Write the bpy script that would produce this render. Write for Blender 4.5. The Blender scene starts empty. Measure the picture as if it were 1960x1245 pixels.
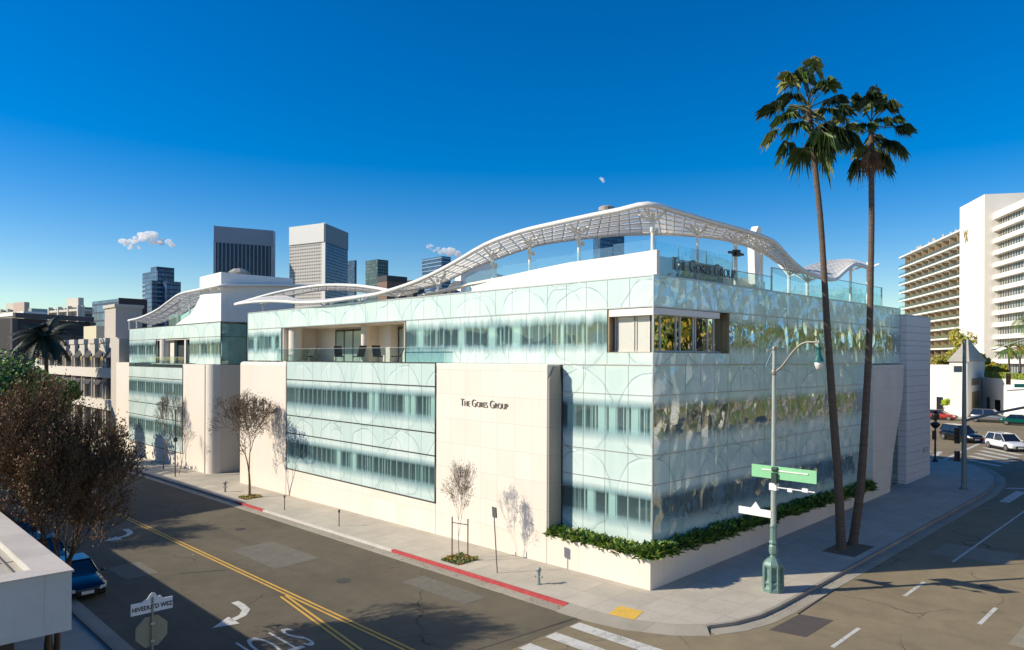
import bpy, bmesh, math, random
from mathutils import Vector, Matrix
R = math.radians; PI = math.pi; sin = math.sin; cos = math.cos
rnd = random.Random(11)
SC = bpy.context.scene; COL = SC.collection

# ------------------------------------------------------------------ camera, sky, sun
FPX, CX, HY, ROLL, YAW = 1411.0, 980.0, 686.0, 0.0039, R(43.95)
FW = Vector((sin(YAW), cos(YAW), 0)); RT = Vector((cos(YAW), -sin(YAW), 0)); UP = Vector((0, 0, 1))
CAMP = Vector((-28.53, -20.14, 10.4))
cam = bpy.data.cameras.new('camera'); camo = bpy.data.objects.new('camera', cam); COL.objects.link(camo)
cam.sensor_width = 36; cam.lens = 36*FPX/1960; cam.shift_y = (HY-622.5)/1960; cam.clip_end = 6000; cam.clip_start = .2
r_ = RT*cos(ROLL)+UP*sin(ROLL); u_ = UP*cos(ROLL)-RT*sin(ROLL); b_ = -FW
m_ = Matrix((r_, u_, b_)).transposed().to_4x4(); m_.translation = CAMP; camo.matrix_world = m_
SC.camera = camo
SUN_EL = R(30); SUN_DIR = Vector((-.79*cos(SUN_EL), .613*cos(SUN_EL), sin(SUN_EL))).normalized()
w = bpy.data.worlds.new('World'); SC.world = w; w.use_nodes = True
nt = w.node_tree; bg = nt.nodes['Background']
sky = nt.nodes.new('ShaderNodeTexSky'); sky.sky_type = 'NISHITA'; sky.sun_disc = False
sky.sun_elevation = SUN_EL; sky.sun_rotation = math.atan2(SUN_DIR.x, SUN_DIR.y) % (2*PI)
sky.air_density = 1.0; sky.dust_density = 0.25; sky.ozone_density = 2.2; sky.altitude = 100
hs = nt.nodes.new('ShaderNodeHueSaturation'); hs.inputs['Saturation'].default_value = 1.65; hs.inputs['Hue'].default_value = .511
nt.links.new(sky.outputs[0], hs.inputs['Color']); nt.links.new(hs.outputs[0], bg.inputs[0])
bg.inputs[1].default_value = 0.09
sl = bpy.data.lights.new('sun', 'SUN'); sl.energy = 3.8; sl.angle = R(.5); sl.color = (1, .90, .735)
so = bpy.data.objects.new('sun', sl); COL.objects.link(so); so.rotation_euler = SUN_DIR.to_track_quat('Z', 'Y').to_euler()
SC.view_settings.view_transform = 'Standard'; SC.view_settings.look = 'None'; SC.view_settings.exposure = .62
SC.cycles.max_bounces = 8; SC.cycles.volume_bounces = 6; SC.cycles.transparent_max_bounces = 16; SC.cycles.sample_clamp_indirect = 6

# ------------------------------------------------------------------ surveying: measured points of the place
def ray(px, py):
    u = px-CX; v = HY-py
    return FW+RT*((u*cos(ROLL)-v*sin(ROLL))/FPX)+UP*((v*cos(ROLL)+u*sin(ROLL))/FPX)
def g(x, y): return .027*min(max(x, -60), 70)-.011*min(max(y, -40), 80)
def GP(px, py, dz=0):
    d = ray(px, py); t = 30
    for _ in range(40):
        p = CAMP+d*t; t = (g(p.x, p.y)+dz-CAMP.z)/d.z
    return CAMP+d*t
def PL(px, py, ax, c):
    d = ray(px, py); return CAMP+d*((c-CAMP[ax])/d[ax])
def PD(px, py, D): return CAMP+ray(px, py)*D

# ------------------------------------------------------------------ objects
ORG = {}
def tag(o, label=None, cat=None, group=None, kind=None):
    for k, v in (('label', label), ('category', cat), ('group', group), ('kind', kind)):
        if v: o[k] = v
    return o
def thing(name, label, cat, loc=(0, 0, 0), group=None):
    o = bpy.data.objects.new(name, None); COL.objects.link(o); o.location = loc; o.empty_display_size = .3
    ORG[o.name] = Vector(loc); return tag(o, label, cat, group)
def copy_tree(o, parent=None):
    c = o.copy(); COL.objects.link(c); c.parent = parent
    for ch in list(o.children): copy_tree(ch, c)
    return c
class MB:
    def __init__(s): s.v = []; s.f = []; s.m = []
    def add(s, vs, fs, m=0):
        n = len(s.v); s.v += [tuple(v) for v in vs]
        for f in fs: s.f.append([n+i for i in f]); s.m.append(m)
        return s
    def box(s, x0, y0, z0, x1, y1, z1, m=0):
        if x0 > x1: x0, x1 = x1, x0
        if y0 > y1: y0, y1 = y1, y0
        if z0 > z1: z0, z1 = z1, z0
        return s.add([(x0,y0,z0),(x1,y0,z0),(x1,y1,z0),(x0,y1,z0),(x0,y0,z1),(x1,y0,z1),(x1,y1,z1),(x0,y1,z1)],
                     [(3,2,1,0),(4,5,6,7),(0,1,5,4),(1,2,6,5),(2,3,7,6),(3,0,4,7)], m)
    def obox(s, o, a, b, c, m=0):
        o, a, b, c = map(Vector, (o, a, b, c))
        if a.cross(b).dot(c) < 0: a, b = b, a
        return s.add([o, o+a, o+a+b, o+b, o+c, o+a+c, o+a+b+c, o+b+c],
                     [(3,2,1,0),(4,5,6,7),(0,1,5,4),(1,2,6,5),(2,3,7,6),(3,0,4,7)], m)
    def bar(s, p, q, w=.05, h=.05, m=0):
        p, q = Vector(p), Vector(q); d = (q-p)
        if d.length < 1e-6: return s
        dn = d.normalized(); sd = dn.cross(UP)
        sd = sd.normalized() if sd.length > 1e-3 else Vector((1, 0, 0)); up = sd.cross(dn)
        return s.obox(p-sd*w/2-up*h/2, sd*w, up*h, d, m)
    def extr(s, pts, vec, m=0):
        pts = [Vector(p) for p in pts]; vec = Vector(vec); n = len(pts)
        nrm = Vector((0, 0, 0))
        for i in range(n): nrm += (pts[i]-pts[0]).cross(pts[(i+1) % n]-pts[0])
        if nrm.dot(vec) > 0: pts.reverse()
        return s.add(pts+[p+vec for p in pts], [list(range(n)), list(range(2*n-1, n-1, -1))]+[(i, i+n, (i+1) % n+n, (i+1) % n) for i in range(n)], m)
    def tube(s, pts, rad, n=8, m=0, cap=True):
        pts = [Vector(p) for p in pts]; k = len(pts)
        if not hasattr(rad, '__len__'): rad = [rad]*k
        vs = []; fs = []; ref = None
        for i, p in enumerate(pts):
            d = (pts[min(i+1, k-1)]-pts[max(i-1, 0)]).normalized()
            if ref is None: ref = d.orthogonal().normalized()
            a = (ref-d*ref.dot(d)); a = a.normalized() if a.length > 1e-4 else d.orthogonal().normalized(); ref = a
            b = d.cross(a)
            for j in range(n):
                t = 2*PI*j/n; vs.append(p+(a*cos(t)+b*sin(t))*rad[i])
        for i in range(k-1):
            for j in range(n): fs.append((i*n+j, i*n+(j+1) % n, (i+1)*n+(j+1) % n, (i+1)*n+j))
        if cap and n > 2: fs += [tuple(range(n-1, -1, -1)), tuple(range((k-1)*n, k*n))]
        return s.add(vs, fs, m)
    def lathe(s, prof, c=(0, 0, 0), n=16, m=0, ax='z', ph=0):
        vs = []; fs = []; k = len(prof)
        for (r, z) in prof:
            for j in range(n):
                t = 2*PI*j/n+ph; a, b = r*cos(t), r*sin(t)
                q = (a, b, z) if ax == 'z' else ((z, a, b) if ax == 'x' else (b, z, a))
                vs.append((c[0]+q[0], c[1]+q[1], c[2]+q[2]))
        for i in range(k-1):
            for j in range(n): fs.append((i*n+j, i*n+(j+1) % n, (i+1)*n+(j+1) % n, (i+1)*n+j))
        fs += [tuple(range(n-1, -1, -1)), tuple(range((k-1)*n, k*n))]
        return s.add(vs, fs, m)
    def blob(s, c, r, m=0, n=8, k=5, jit=0):
        prof = [(1e-3+sin(PI*i/k), -cos(PI*i/k)) for i in range(k+1)]
        vs = []; fs = []
        for (a, z) in prof:
            for j in range(n):
                q = 1+rnd.uniform(-jit, jit)
                vs.append((c[0]+r[0]*a*q*cos(2*PI*j/n), c[1]+r[1]*a*q*sin(2*PI*j/n), c[2]+r[2]*z*q))
        for i in range(k):
            for j in range(n): fs.append((i*n+j, i*n+(j+1) % n, (i+1)*n+(j+1) % n, (i+1)*n+j))
        return s.add(vs, fs, m)
    def build(s, name, mats, parent=None, smooth=False, bevel=0, label=None):
        if not isinstance(mats, (list, tuple)): mats = [mats]
        org = ORG[parent.name] if parent else Vector((0, 0, 0))
        me = bpy.data.meshes.new(name)
        me.from_pydata([(v[0]-org.x, v[1]-org.y, v[2]-org.z) for v in s.v], [], s.f)
        for mt in mats: me.materials.append(mt)
        me.polygons.foreach_set('material_index', s.m)
        if smooth: me.polygons.foreach_set('use_smooth', [True]*len(s.f))
        uvl = me.uv_layers.new(name='UVMap').data
        for p in me.polygons:
            n = p.normal
            if abs(n.z) > .7:
                for li in p.loop_indices:
                    c = me.vertices[me.loops[li].vertex_index].co; uvl[li].uv = (c.x, c.y)
            else:
                t = Vector((-n.y, n.x)).normalized() if (n.x or n.y) else Vector((1, 0))
                for li in p.loop_indices:
                    c = me.vertices[me.loops[li].vertex_index].co; uvl[li].uv = (c.x*t.x+c.y*t.y, c.z)
        me.update()
        o = bpy.data.objects.new(name, me); COL.objects.link(o)
        if parent: o.parent = parent
        ORG[o.name] = org.copy()
        if bevel:
            b = o.modifiers.new('bevel', 'BEVEL'); b.width = bevel; b.segments = 2; b.limit_method = 'ANGLE'; b.angle_limit = R(50)
        if label: o['label'] = label
        return o

# ------------------------------------------------------------------ materials
def nodes(name):
    m = bpy.data.materials.new(name); m.use_nodes = True; t = m.node_tree
    return m, t, t.nodes['Principled BSDF'], t.nodes['Material Output']
def N(t, typ, **kw):
    n = t.nodes.new('ShaderNode'+typ)
    for k, v in kw.items():
        if k in n.inputs.keys(): n.inputs[k].default_value = v
        else: setattr(n, k, v)
    return n
def MA(t, op, a, b=None, c=None):
    n = t.nodes.new('ShaderNodeMath'); n.operation = op
    for i, x in enumerate((a, b, c)):
        if x is None: continue
        if isinstance(x, (int, float)): n.inputs[i].default_value = x
        else: t.links.new(x, n.inputs[i])
    return n.outputs[0]
def MIX(t, f, a, b, blend='MIX'):
    n = t.nodes.new('ShaderNodeMix'); n.data_type = 'RGBA'; n.blend_type = blend
    for s, x in ((n.inputs[0], f), (n.inputs[6], a), (n.inputs[7], b)):
        if isinstance(x, (int, float)): s.default_value = x
        elif isinstance(x, (tuple, list)): s.default_value = (*x[:3], 1)
        else: t.links.new(x, s)
    return n.outputs[2]
def RAMP(t, f, stops):
    n = t.nodes.new('ShaderNodeValToRGB'); e = n.color_ramp.elements
    while len(e) < len(stops): e.new(.5)
    for q, (p, c) in zip(e, stops):
        q.position = p; q.color = (c, c, c, 1) if isinstance(c, (int, float)) else (*c, 1)
    t.links.new(f, n.inputs[0]); return n.outputs[0]
def NOISE(t, vec, scale, detail=4, rough=.55, sc=None):
    if sc:
        mp = N(t, 'Mapping'); mp.inputs['Scale'].default_value = sc; t.links.new(vec, mp.inputs[0]); vec = mp.outputs[0]
    n = N(t, 'TexNoise', Scale=scale, Detail=detail, Roughness=rough); t.links.new(vec, n.inputs['Vector']); return n.outputs[0]
def BUMP(t, b, h, s, d=.05):
    n = N(t, 'Bump', Strength=s, Distance=d); t.links.new(h, n.inputs['Height']); t.links.new(n.outputs[0], b.inputs['Normal']); return n
def POS(t): return N(t, 'NewGeometry').outputs['Position']
def OBJ(t): return N(t, 'TexCoord').outputs['Object']
MC = {}
def mat(name, col, rough=.6, metal=0, var=.12, scale=3., bump=0, bscale=40, spec=.5, coat=0, world=True, trans=0, sc=None):
    if name in MC: return MC[name]
    m, t, b, o = nodes(name); v = POS(t) if world else OBJ(t)
    n1 = NOISE(t, v, scale, 5, .6, sc); n2 = NOISE(t, v, scale*9, 3, .6)
    f = MA(t, 'ADD', MA(t, 'MULTIPLY', n1, .7), MA(t, 'MULTIPLY', n2, .3))
    c = RAMP(t, f, [(.25, tuple(x*(1-var) for x in col)), (.75, tuple(min(1, x*(1+var)) for x in col))])
    t.links.new(c, b.inputs['Base Color']); b.inputs['Roughness'].default_value = rough; b.inputs['Metallic'].default_value = metal
    b.inputs['Specular IOR Level'].default_value = spec; b.inputs['Coat Weight'].default_value = coat
    if bump: BUMP(t, b, NOISE(t, v, bscale, 4), bump, .02)
    if trans:
        tr = N(t, 'BsdfTranslucent'); t.links.new(c, tr.inputs[0]); mx = N(t, 'MixShader'); mx.inputs[0].default_value = trans
        t.links.new(b.outputs[0], mx.inputs[1]); t.links.new(tr.outputs[0], mx.inputs[2]); t.links.new(mx.outputs[0], o.inputs[0])
    MC[name] = m; return m
def grid_mat(name, wall, win, du, dv, fu=.3, fv=.3, rough=.15, off=0, var=.5, wr=.7):
    """curtain wall or punched windows drawn in metres on the face's own UV"""
    m, t, b, o = nodes(name); uv = N(t, 'TexCoord').outputs['UV']; s = N(t, 'SeparateXYZ'); t.links.new(uv, s.inputs[0])
    a = MA(t, 'DIVIDE', s.outputs[0], du); c = MA(t, 'DIVIDE', MA(t, 'ADD', s.outputs[1], off), dv)
    fa = MA(t, 'GREATER_THAN', MA(t, 'FRACT', a), fu); fc = MA(t, 'GREATER_THAN', MA(t, 'FRACT', c), fv)
    k = MA(t, 'MULTIPLY', fa, fc)
    cb = N(t, 'CombineXYZ'); t.links.new(MA(t, 'FLOOR', a), cb.inputs[0]); t.links.new(MA(t, 'FLOOR', c), cb.inputs[1])
    wn = N(t, 'TexWhiteNoise'); t.links.new(cb.outputs[0], wn.inputs[0])
    wc = MIX(t, wn.outputs[0], tuple(x*(1-var) for x in win), tuple(x*(1+var) for x in win))
    t.links.new(MIX(t, k, wall, wc), b.inputs['Base Color'])
    t.links.new(MA(t, 'SUBTRACT', wr, MA(t, 'MULTIPLY', k, wr-rough)), b.inputs['Roughness'])
    return m
# --- ground
def asphalt(name='asphalt', k=(1, 1, 1)):
    m, t, b, o = nodes(name); v = POS(t)
    big = NOISE(t, v, .12, 6, .6); mid = NOISE(t, v, 1.1, 6, .65); fine = NOISE(t, v, 30, 3, .7); st = NOISE(t, v, .5, 5, .6, (1, .12, 1))
    c = RAMP(t, MA(t, 'ADD', MA(t, 'MULTIPLY', big, .6), MA(t, 'MULTIPLY', mid, .4)), [(.3, (.13, .118, .092)), (.5, (.18, .162, .124)), (.72, (.235, .21, .155))])
    c = MIX(t, RAMP(t, st, [(.56, 0.), (.75, .45)]), c, (.10, .092, .075))
    c = MIX(t, .35, c, RAMP(t, fine, [(.3, .02), (.7, .28)]), 'OVERLAY')
    dv = N(t, 'VectorMath', operation='ADD'); nn = N(t, 'TexNoise', Scale=.7, Detail=6); t.links.new(v, nn.inputs['Vector'])
    sc = N(t, 'VectorMath', operation='SCALE'); sc.inputs[3].default_value = 1.5; t.links.new(nn.outputs[1], sc.inputs[0])
    t.links.new(v, dv.inputs[0]); t.links.new(sc.outputs[0], dv.inputs[1])
    vo = N(t, 'TexVoronoi', Scale=.13, feature='DISTANCE_TO_EDGE'); t.links.new(dv.outputs[0], vo.inputs['Vector'])
    crk = MA(t, 'MULTIPLY', RAMP(t, vo.outputs[0], [(.0, 1.), (.006, 0.)]), RAMP(t, NOISE(t, v, .3, 2), [(.45, 0.), (.6, .85)]))
    c = MIX(t, crk, c, (.02, .02, .02))
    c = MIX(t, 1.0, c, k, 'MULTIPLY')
    t.links.new(c, b.inputs['Base Color']); b.inputs['Roughness'].default_value = .85; b.inputs['Specular IOR Level'].default_value = .25
    BUMP(t, b, fine, .35, .01); return m
def concrete(name, base, bx=1.55, by=1.55, joint=.55):
    m, t, b, o = nodes(name); v = POS(t)
    br = N(t, 'TexBrick', offset=0.0, squash=1.0); br.inputs['Scale'].default_value = 1; br.inputs['Mortar Size'].default_value = .012; br.inputs['Mortar Smooth'].default_value = .3
    br.inputs['Brick Width'].default_value = bx; br.inputs['Row Height'].default_value = by; br.inputs['Bias'].default_value = 0
    br.inputs['Color1'].default_value = (*[x*.93 for x in base], 1); br.inputs['Color2'].default_value = (*[min(1, x*1.07) for x in base], 1); br.inputs['Mortar'].default_value = (*[x*joint for x in base], 1)
    t.links.new(v, br.inputs['Vector'])
    n1 = NOISE(t, v, .5, 6, .65); n2 = NOISE(t, v, 3.5, 6, .7); n3 = NOISE(t, v, 40, 3)
    c = MIX(t, RAMP(t, n1, [(.35, .45), (.65, 0.)]), br.outputs[0], tuple(x*.62 for x in base))
    c = MIX(t, RAMP(t, n2, [(.58, 0.), (.72, .35)]), c, tuple(x*.55 for x in base))
    c = MIX(t, .2, c, RAMP(t, n3, [(.3, .25), (.7, .75)]), 'OVERLAY')
    t.links.new(c, b.inputs['Base Color']); b.inputs['Roughness'].default_value = .8; b.inputs['Specular IOR Level'].default_value = .25
    BUMP(t, b, n3, .2, .005); return m
def limestone(name, base, bw=1.36, bh=1.43, off=.3, jx=0., var=.055):
    m, t, b, o = nodes(name); uv = N(t, 'TexCoord').outputs['UV']; v = POS(t)
    mp = N(t, 'Mapping'); mp.inputs['Location'].default_value = (jx, off, 0); t.links.new(uv, mp.inputs[0])
    br = N(t, 'TexBrick', offset=0.0, squash=1.0); br.inputs['Scale'].default_value = 1; br.inputs['Mortar Size'].default_value = .008; br.inputs['Mortar Smooth'].default_value = .2
    br.inputs['Brick Width'].default_value = bw; br.inputs['Row Height'].default_value = bh
    br.inputs['Color1'].default_value = (base[0]*(1-var), base[1]*(1-var*1.4), base[2]*(1-var*2), 1); br.inputs['Color2'].default_value = (*base, 1); br.inputs['Mortar'].default_value = (*[x*.6 for x in base], 1)
    t.links.new(mp.outputs[0], br.inputs['Vector'])
    n1 = NOISE(t, v, .6, 6, .6); n2 = NOISE(t, v, 18, 5, .6)
    c = MIX(t, RAMP(t, n1, [(.35, .16), (.65, 0.)]), br.outputs[0], tuple(x*.75 for x in base))
    st = NOISE(t, v, 1.3, 5, .65, (1, 1, .08)); c = MIX(t, RAMP(t, st, [(.56, 0.), (.74, .22)]), c, tuple(x*.62 for x in base))
    c = MIX(t, .18, c, RAMP(t, n2, [(.3, .3), (.7, .7)]), 'OVERLAY')
    t.links.new(c, b.inputs['Base Color']); b.inputs['Roughness'].default_value = .7; b.inputs['Specular IOR Level'].default_value = .3
    BUMP(t, b, n2, .15, .005); return m
LEV = [1.7, 4.5, 5.88, 8.67, 10.1, 12.85, 14.3]
def fritted(name, shade=False, dz=0.0):
    """laminated glass: white frit fading in and out of clear bands, printed with large petal curves"""
    m, t, b, o = nodes(name); v = POS(t); s = N(t, 'SeparateXYZ'); t.links.new(v, s.inputs[0])
    x, y, z0 = s.outputs; z = MA(t, 'ADD', z0, dz); al = MA(t, 'ADD', x, y)
    stv = N(t, 'CombineXYZ'); t.links.new(al, stv.inputs[0]); t.links.new(MA(t, 'MULTIPLY', z, .12), stv.inputs[1])
    streak = NOISE(t, stv.outputs[0], 2.2, 4, .6)
    zz = MA(t, 'ADD', z, MA(t, 'MULTIPLY', MA(t, 'SUBTRACT', streak, .5), MA(t, 'ADD', .12, MA(t, 'MULTIPLY', MA(t, 'GREATER_THAN', z, 9.5), .55))))
    zf = MA(t, 'DIVIDE', zz, 15)
    st = [(0, 1.)]
    for lo, c0, c1, hi in ((2.15, 2.85, 3.75, 4.2), (6.3, 7.0, 8.0, 8.45), (10.65, 11.2, 12.1, 12.65)):
        st += [(lo/15, 1.), (c0/15, .10), (c1/15, .06), (hi/15, 1.)]
    frit = RAMP(t, zf, st+[(1, 1.)])
    # petals: two families of big circles
    nz = MA(t, 'MULTIPLY', MA(t, 'SUBTRACT', NOISE(t, v, .35, 2), .5), 1.2)
    def petal(p, q, r, sx, sz):
        a = MA(t, 'PINGPONG', MA(t, 'ADD', al, sx), p); c = MA(t, 'PINGPONG', MA(t, 'ADD', z, sz), q)
        d = MA(t, 'SQRT', MA(t, 'ADD', MA(t, 'MULTIPLY', a, a), MA(t, 'MULTIPLY', MA(t, 'MULTIPLY', c, c), .8)))
        return MA(t, 'SUBTRACT', MA(t, 'ADD', d, nz), r)
    d1 = petal(2.15, 2.1, 1.9, 0, .6); d2 = petal(3.3, 1.45, 1.35, 1.2, 1.9)
    l1 = RAMP(t, MA(t, 'ABSOLUTE', d1), [(0, 1.), (.05, 0.)]); l2 = RAMP(t, MA(t, 'ABSOLUTE', d2), [(0, 1.), (.04, 0.)])
    side = MA(t, 'MULTIPLY', RAMP(t, MA(t, 'MULTIPLY', d1, -1), [(0, 0.), (.07, .4), (.8, 1.)]), .42)  # lighter petal insides: relief shading put into the print's tone
    base = (.49, .64, .59) if not shade else (.50, .76, .69)  # shaded side gets a paler frit, colour making up for weak fill light
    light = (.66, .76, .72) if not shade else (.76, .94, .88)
    ccol = MIX(t, MA(t, 'ADD', MA(t, 'MULTIPLY', NOISE(t, v, 1.1, 3, .5, (1, 1, .35)), .8), side), base, light)
    lines = MA(t, 'MULTIPLY', MA(t, 'MAXIMUM', l1, l2), MA(t, 'MULTIPLY', RAMP(t, NOISE(t, v, .6, 2), [(.38, 0.), (.55, 1.)]), .7))
    ccol = MIX(t, lines, ccol, (.2, .32, .3))
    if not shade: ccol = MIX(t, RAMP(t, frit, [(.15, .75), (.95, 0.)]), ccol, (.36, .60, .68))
    t.links.new(ccol, b.inputs['Base Color']); b.inputs['Roughness'].default_value = .22; b.inputs['Specular IOR Level'].default_value = .5
    # pillowed panes
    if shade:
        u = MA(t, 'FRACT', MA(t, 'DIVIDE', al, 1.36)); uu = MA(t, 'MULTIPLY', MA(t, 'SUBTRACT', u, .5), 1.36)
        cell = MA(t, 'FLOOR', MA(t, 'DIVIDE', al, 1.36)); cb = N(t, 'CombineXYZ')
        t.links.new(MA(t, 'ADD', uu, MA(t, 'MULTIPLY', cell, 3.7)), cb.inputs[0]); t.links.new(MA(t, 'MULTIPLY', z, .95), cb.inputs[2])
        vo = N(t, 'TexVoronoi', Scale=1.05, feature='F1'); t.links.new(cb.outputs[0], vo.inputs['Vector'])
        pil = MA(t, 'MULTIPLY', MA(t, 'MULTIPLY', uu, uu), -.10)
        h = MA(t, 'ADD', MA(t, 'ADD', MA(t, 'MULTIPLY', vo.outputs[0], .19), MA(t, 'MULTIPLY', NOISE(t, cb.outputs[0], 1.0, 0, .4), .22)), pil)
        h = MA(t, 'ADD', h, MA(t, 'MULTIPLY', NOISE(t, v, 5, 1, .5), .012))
    else:
        h = MA(t, 'ADD', NOISE(t, v, .5, 1, .5), MA(t, 'MULTIPLY', MA(t, 'MAXIMUM', d1, -1.0), .4))
        bq = N(t, 'Bump', Strength=.45, Distance=.06); t.links.new(MA(t, 'ADD', MA(t, 'MULTIPLY', RAMP(t, MA(t, 'ADD', d1, .5), [(.35, 1.), (.5, 0.), (.52, .6), (.8, .2)]), .6), MA(t, 'MULTIPLY', RAMP(t, MA(t, 'ADD', d2, .5), [(.35, 1.), (.5, 0.), (.52, .6), (.8, .2)]), .4)), bq.inputs['Height']); t.links.new(bq.outputs[0], b.inputs['Normal'])
    bp = N(t, 'Bump', Strength=1., Distance=(.5 if shade else .06)); t.links.new(h, bp.inputs['Height'])
    gl = N(t, 'BsdfGlossy', Roughness=.08 if shade else .03); gl.inputs[0].default_value = (.9, .97, 1, 1); t.links.new(bp.outputs[0], gl.inputs['Normal'])
    tp = N(t, 'BsdfTransparent'); tp.inputs[0].default_value = (.82, .93, .92, 1)
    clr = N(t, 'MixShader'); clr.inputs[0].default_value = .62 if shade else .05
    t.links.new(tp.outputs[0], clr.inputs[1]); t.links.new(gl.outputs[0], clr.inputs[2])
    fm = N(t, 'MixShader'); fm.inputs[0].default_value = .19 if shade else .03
    t.links.new(b.outputs[0], fm.inputs[1]); t.links.new(gl.outputs[0], fm.inputs[2])
    mx = N(t, 'MixShader'); t.links.new(frit, mx.inputs[0]); t.links.new(clr.outputs[0], mx.inputs[1]); t.links.new(fm.outputs[0], mx.inputs[2])
    t.links.new(mx.outputs[0], o.inputs[0]); return m
def clear_glass(name, tint=(.8, .92, .9), refl=.12, rough=.02):
    m, t, b, o = nodes(name)
    tp = N(t, 'BsdfTransparent'); tp.inputs[0].default_value = (*tint, 1)
    gl = N(t, 'BsdfGlossy', Roughness=rough); gl.inputs[0].default_value = (.95, 1, 1, 1)
    bp = N(t, 'Bump', Strength=.4, Distance=.03); t.links.new(NOISE(t, POS(t), .9, 2), bp.inputs['Height']); t.links.new(bp.outputs[0], gl.inputs['Normal'])
    mx = N(t, 'MixShader'); mx.inputs[0].default_value = refl
    t.links.new(tp.outputs[0], mx.inputs[1]); t.links.new(gl.outputs[0], mx.inputs[2]); t.links.new(mx.outputs[0], o.inputs[0]); return m
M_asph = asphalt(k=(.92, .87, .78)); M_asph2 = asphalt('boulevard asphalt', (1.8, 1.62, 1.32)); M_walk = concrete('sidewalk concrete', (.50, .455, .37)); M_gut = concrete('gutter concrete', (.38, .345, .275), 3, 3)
M_curb = concrete('curb concrete', (.33, .30, .25), 3, 3); M_ground = mat('city ground', (.16, .15, .12), .9, var=.25, scale=.05)
M_red = mat('red curb paint', (.42, .045, .05), .6, var=.35, scale=2.5); M_pale = mat('worn white curb paint', (.55, .52, .46), .7, var=.2, scale=4)
def paint(name, col, wear=.5):
    m, t, b, o = nodes(name); v = POS(t); n = NOISE(t, v, 6, 6, .7); n2 = NOISE(t, v, 1.2, 4, .6)
    k = RAMP(t, MA(t, 'ADD', MA(t, 'MULTIPLY', n, .6), MA(t, 'MULTIPLY', n2, .4)), [(.5, 0.), (.68, wear)])
    t.links.new(MIX(t, k, col, (.14, .13, .11)), b.inputs['Base Color']); b.inputs['Roughness'].default_value = .7; return m
M_wline = paint('white road paint', (.56, .55, .50), .8); M_yline = paint('yellow road paint', (.62, .36, .05), .5); M_ypad = paint('yellow tactile pad', (.72, .44, .06), .35)
M_stone = limestone('cream limestone', (.80, .735, .64)); M_stone2 = limestone('smooth cream plaster', (.79, .72, .625), 40, 40)
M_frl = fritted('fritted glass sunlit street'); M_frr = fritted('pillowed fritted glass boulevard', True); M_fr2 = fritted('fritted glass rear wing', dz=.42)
M_alu = mat('brushed aluminium rail', (.50, .50, .48), .35, .7, var=.08); M_dkrail = mat('dark bronze rail', (.07, .065, .06), .45, .3)
M_white = mat('white painted steel', (.78, .77, .73), .45, var=.04); M_cream = mat('cream plaster', (.74, .66, .55), .75, var=.06)
M_wall = mat('white plaster', (.80, .77, .71), .75, var=.05); M_grey = mat('grey metal', (.35, .36, .36), .45, .4)
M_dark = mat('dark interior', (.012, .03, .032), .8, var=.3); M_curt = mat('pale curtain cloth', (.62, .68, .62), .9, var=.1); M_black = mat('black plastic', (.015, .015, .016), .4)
M_roof = mat('roof membrane', (.42, .39, .34), .85, var=.15, scale=.8); M_cg = clear_glass('clear glass', (.78, .9, .88), .13); M_dg = clear_glass('dark window glass', (.25, .33, .33), .4)
M_guard = clear_glass('glass guard', (.82, .92, .93), .10); M_bronze = mat('warm bronze frame', (.30, .22, .13), .4, .4)

# ------------------------------------------------------------------ ground, roads, pavements
def drape(name, poly, dz, m, thick=0, kind='structure', parent=None, build=True):
    bm = bmesh.new(); vs = [bm.verts.new((p[0], p[1], 0)) for p in poly]
    f = bm.faces.new(vs); f.normal_update()
    if f.normal.z < 0: f.normal_flip()
    bmesh.ops.triangulate(bm, faces=bm.faces[:])
    for co, no in (((-60, 0, 0), (1, 0, 0)), ((70, 0, 0), (1, 0, 0)), ((0, -40, 0), (0, 1, 0)), ((0, 80, 0), (0, 1, 0))):
        bmesh.ops.bisect_plane(bm, geom=bm.verts[:]+bm.edges[:]+bm.faces[:], plane_co=co, plane_no=no)
    if thick:
        ex = bmesh.ops.extrude_face_region(bm, geom=bm.faces[:]); nv = [e for e in ex['geom'] if isinstance(e, bmesh.types.BMVert)]
        low = [v for v in bm.verts if v not in set(nv)]
        for v in low: v.co.z = -thick
        bmesh.ops.recalc_face_normals(bm, faces=bm.faces[:])
    for v in bm.verts: v.co.z += g(v.co.x, v.co.y)+dz
    me = bpy.data.meshes.new(name); bm.to_mesh(me); bm.free(); me.materials.append(m)
    o = bpy.data.objects.new(name, me); COL.objects.link(o)
    if kind: o['kind'] = kind
    return o
def strips(name, line, o0, o1, z0, z1, m, thick=.3, kind='structure'):
    """band along a polyline, between two sideways offsets, top sloping z0..z1"""
    mb = MB(); L = [Vector((p[0], p[1])) for p in line]; n = len(L); A = []; B = []
    for i in range(n):
        d = (L[min(i+1, n-1)]-L[max(i-1, 0)]).normalized(); s = Vector((d.y, -d.x))
        A.append(L[i]+s*o0); B.append(L[i]+s*o1)
    vs = []
    for i in range(n):
        a, b = A[i], B[i]; ga, gb = g(*a), g(*b)
        vs += [(a.x, a.y, ga+z0), (b.x, b.y, gb+z1), (a.x, a.y, ga+z0-thick), (b.x, b.y, gb+z1-thick)]
    fs = []
    for i in range(n-1):
        k = 4*i; fs += [(k, k+1, k+5, k+4), (k+1, k+3, k+7, k+5), (k+2, k, k+4, k+6)]
    fs += [(0, 2, 3, 1), (4*n-4, 4*n-3, 4*n-1, 4*n-2)]
    mb.add(vs, fs); o = mb.build(name, m)
    if kind: o['kind'] = kind
    return o
RZ = -.14
drape('ground', [(-3000, -3000), (3000, -3000), (3000, 3000), (-3000, 3000)], -.25, M_ground)
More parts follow.
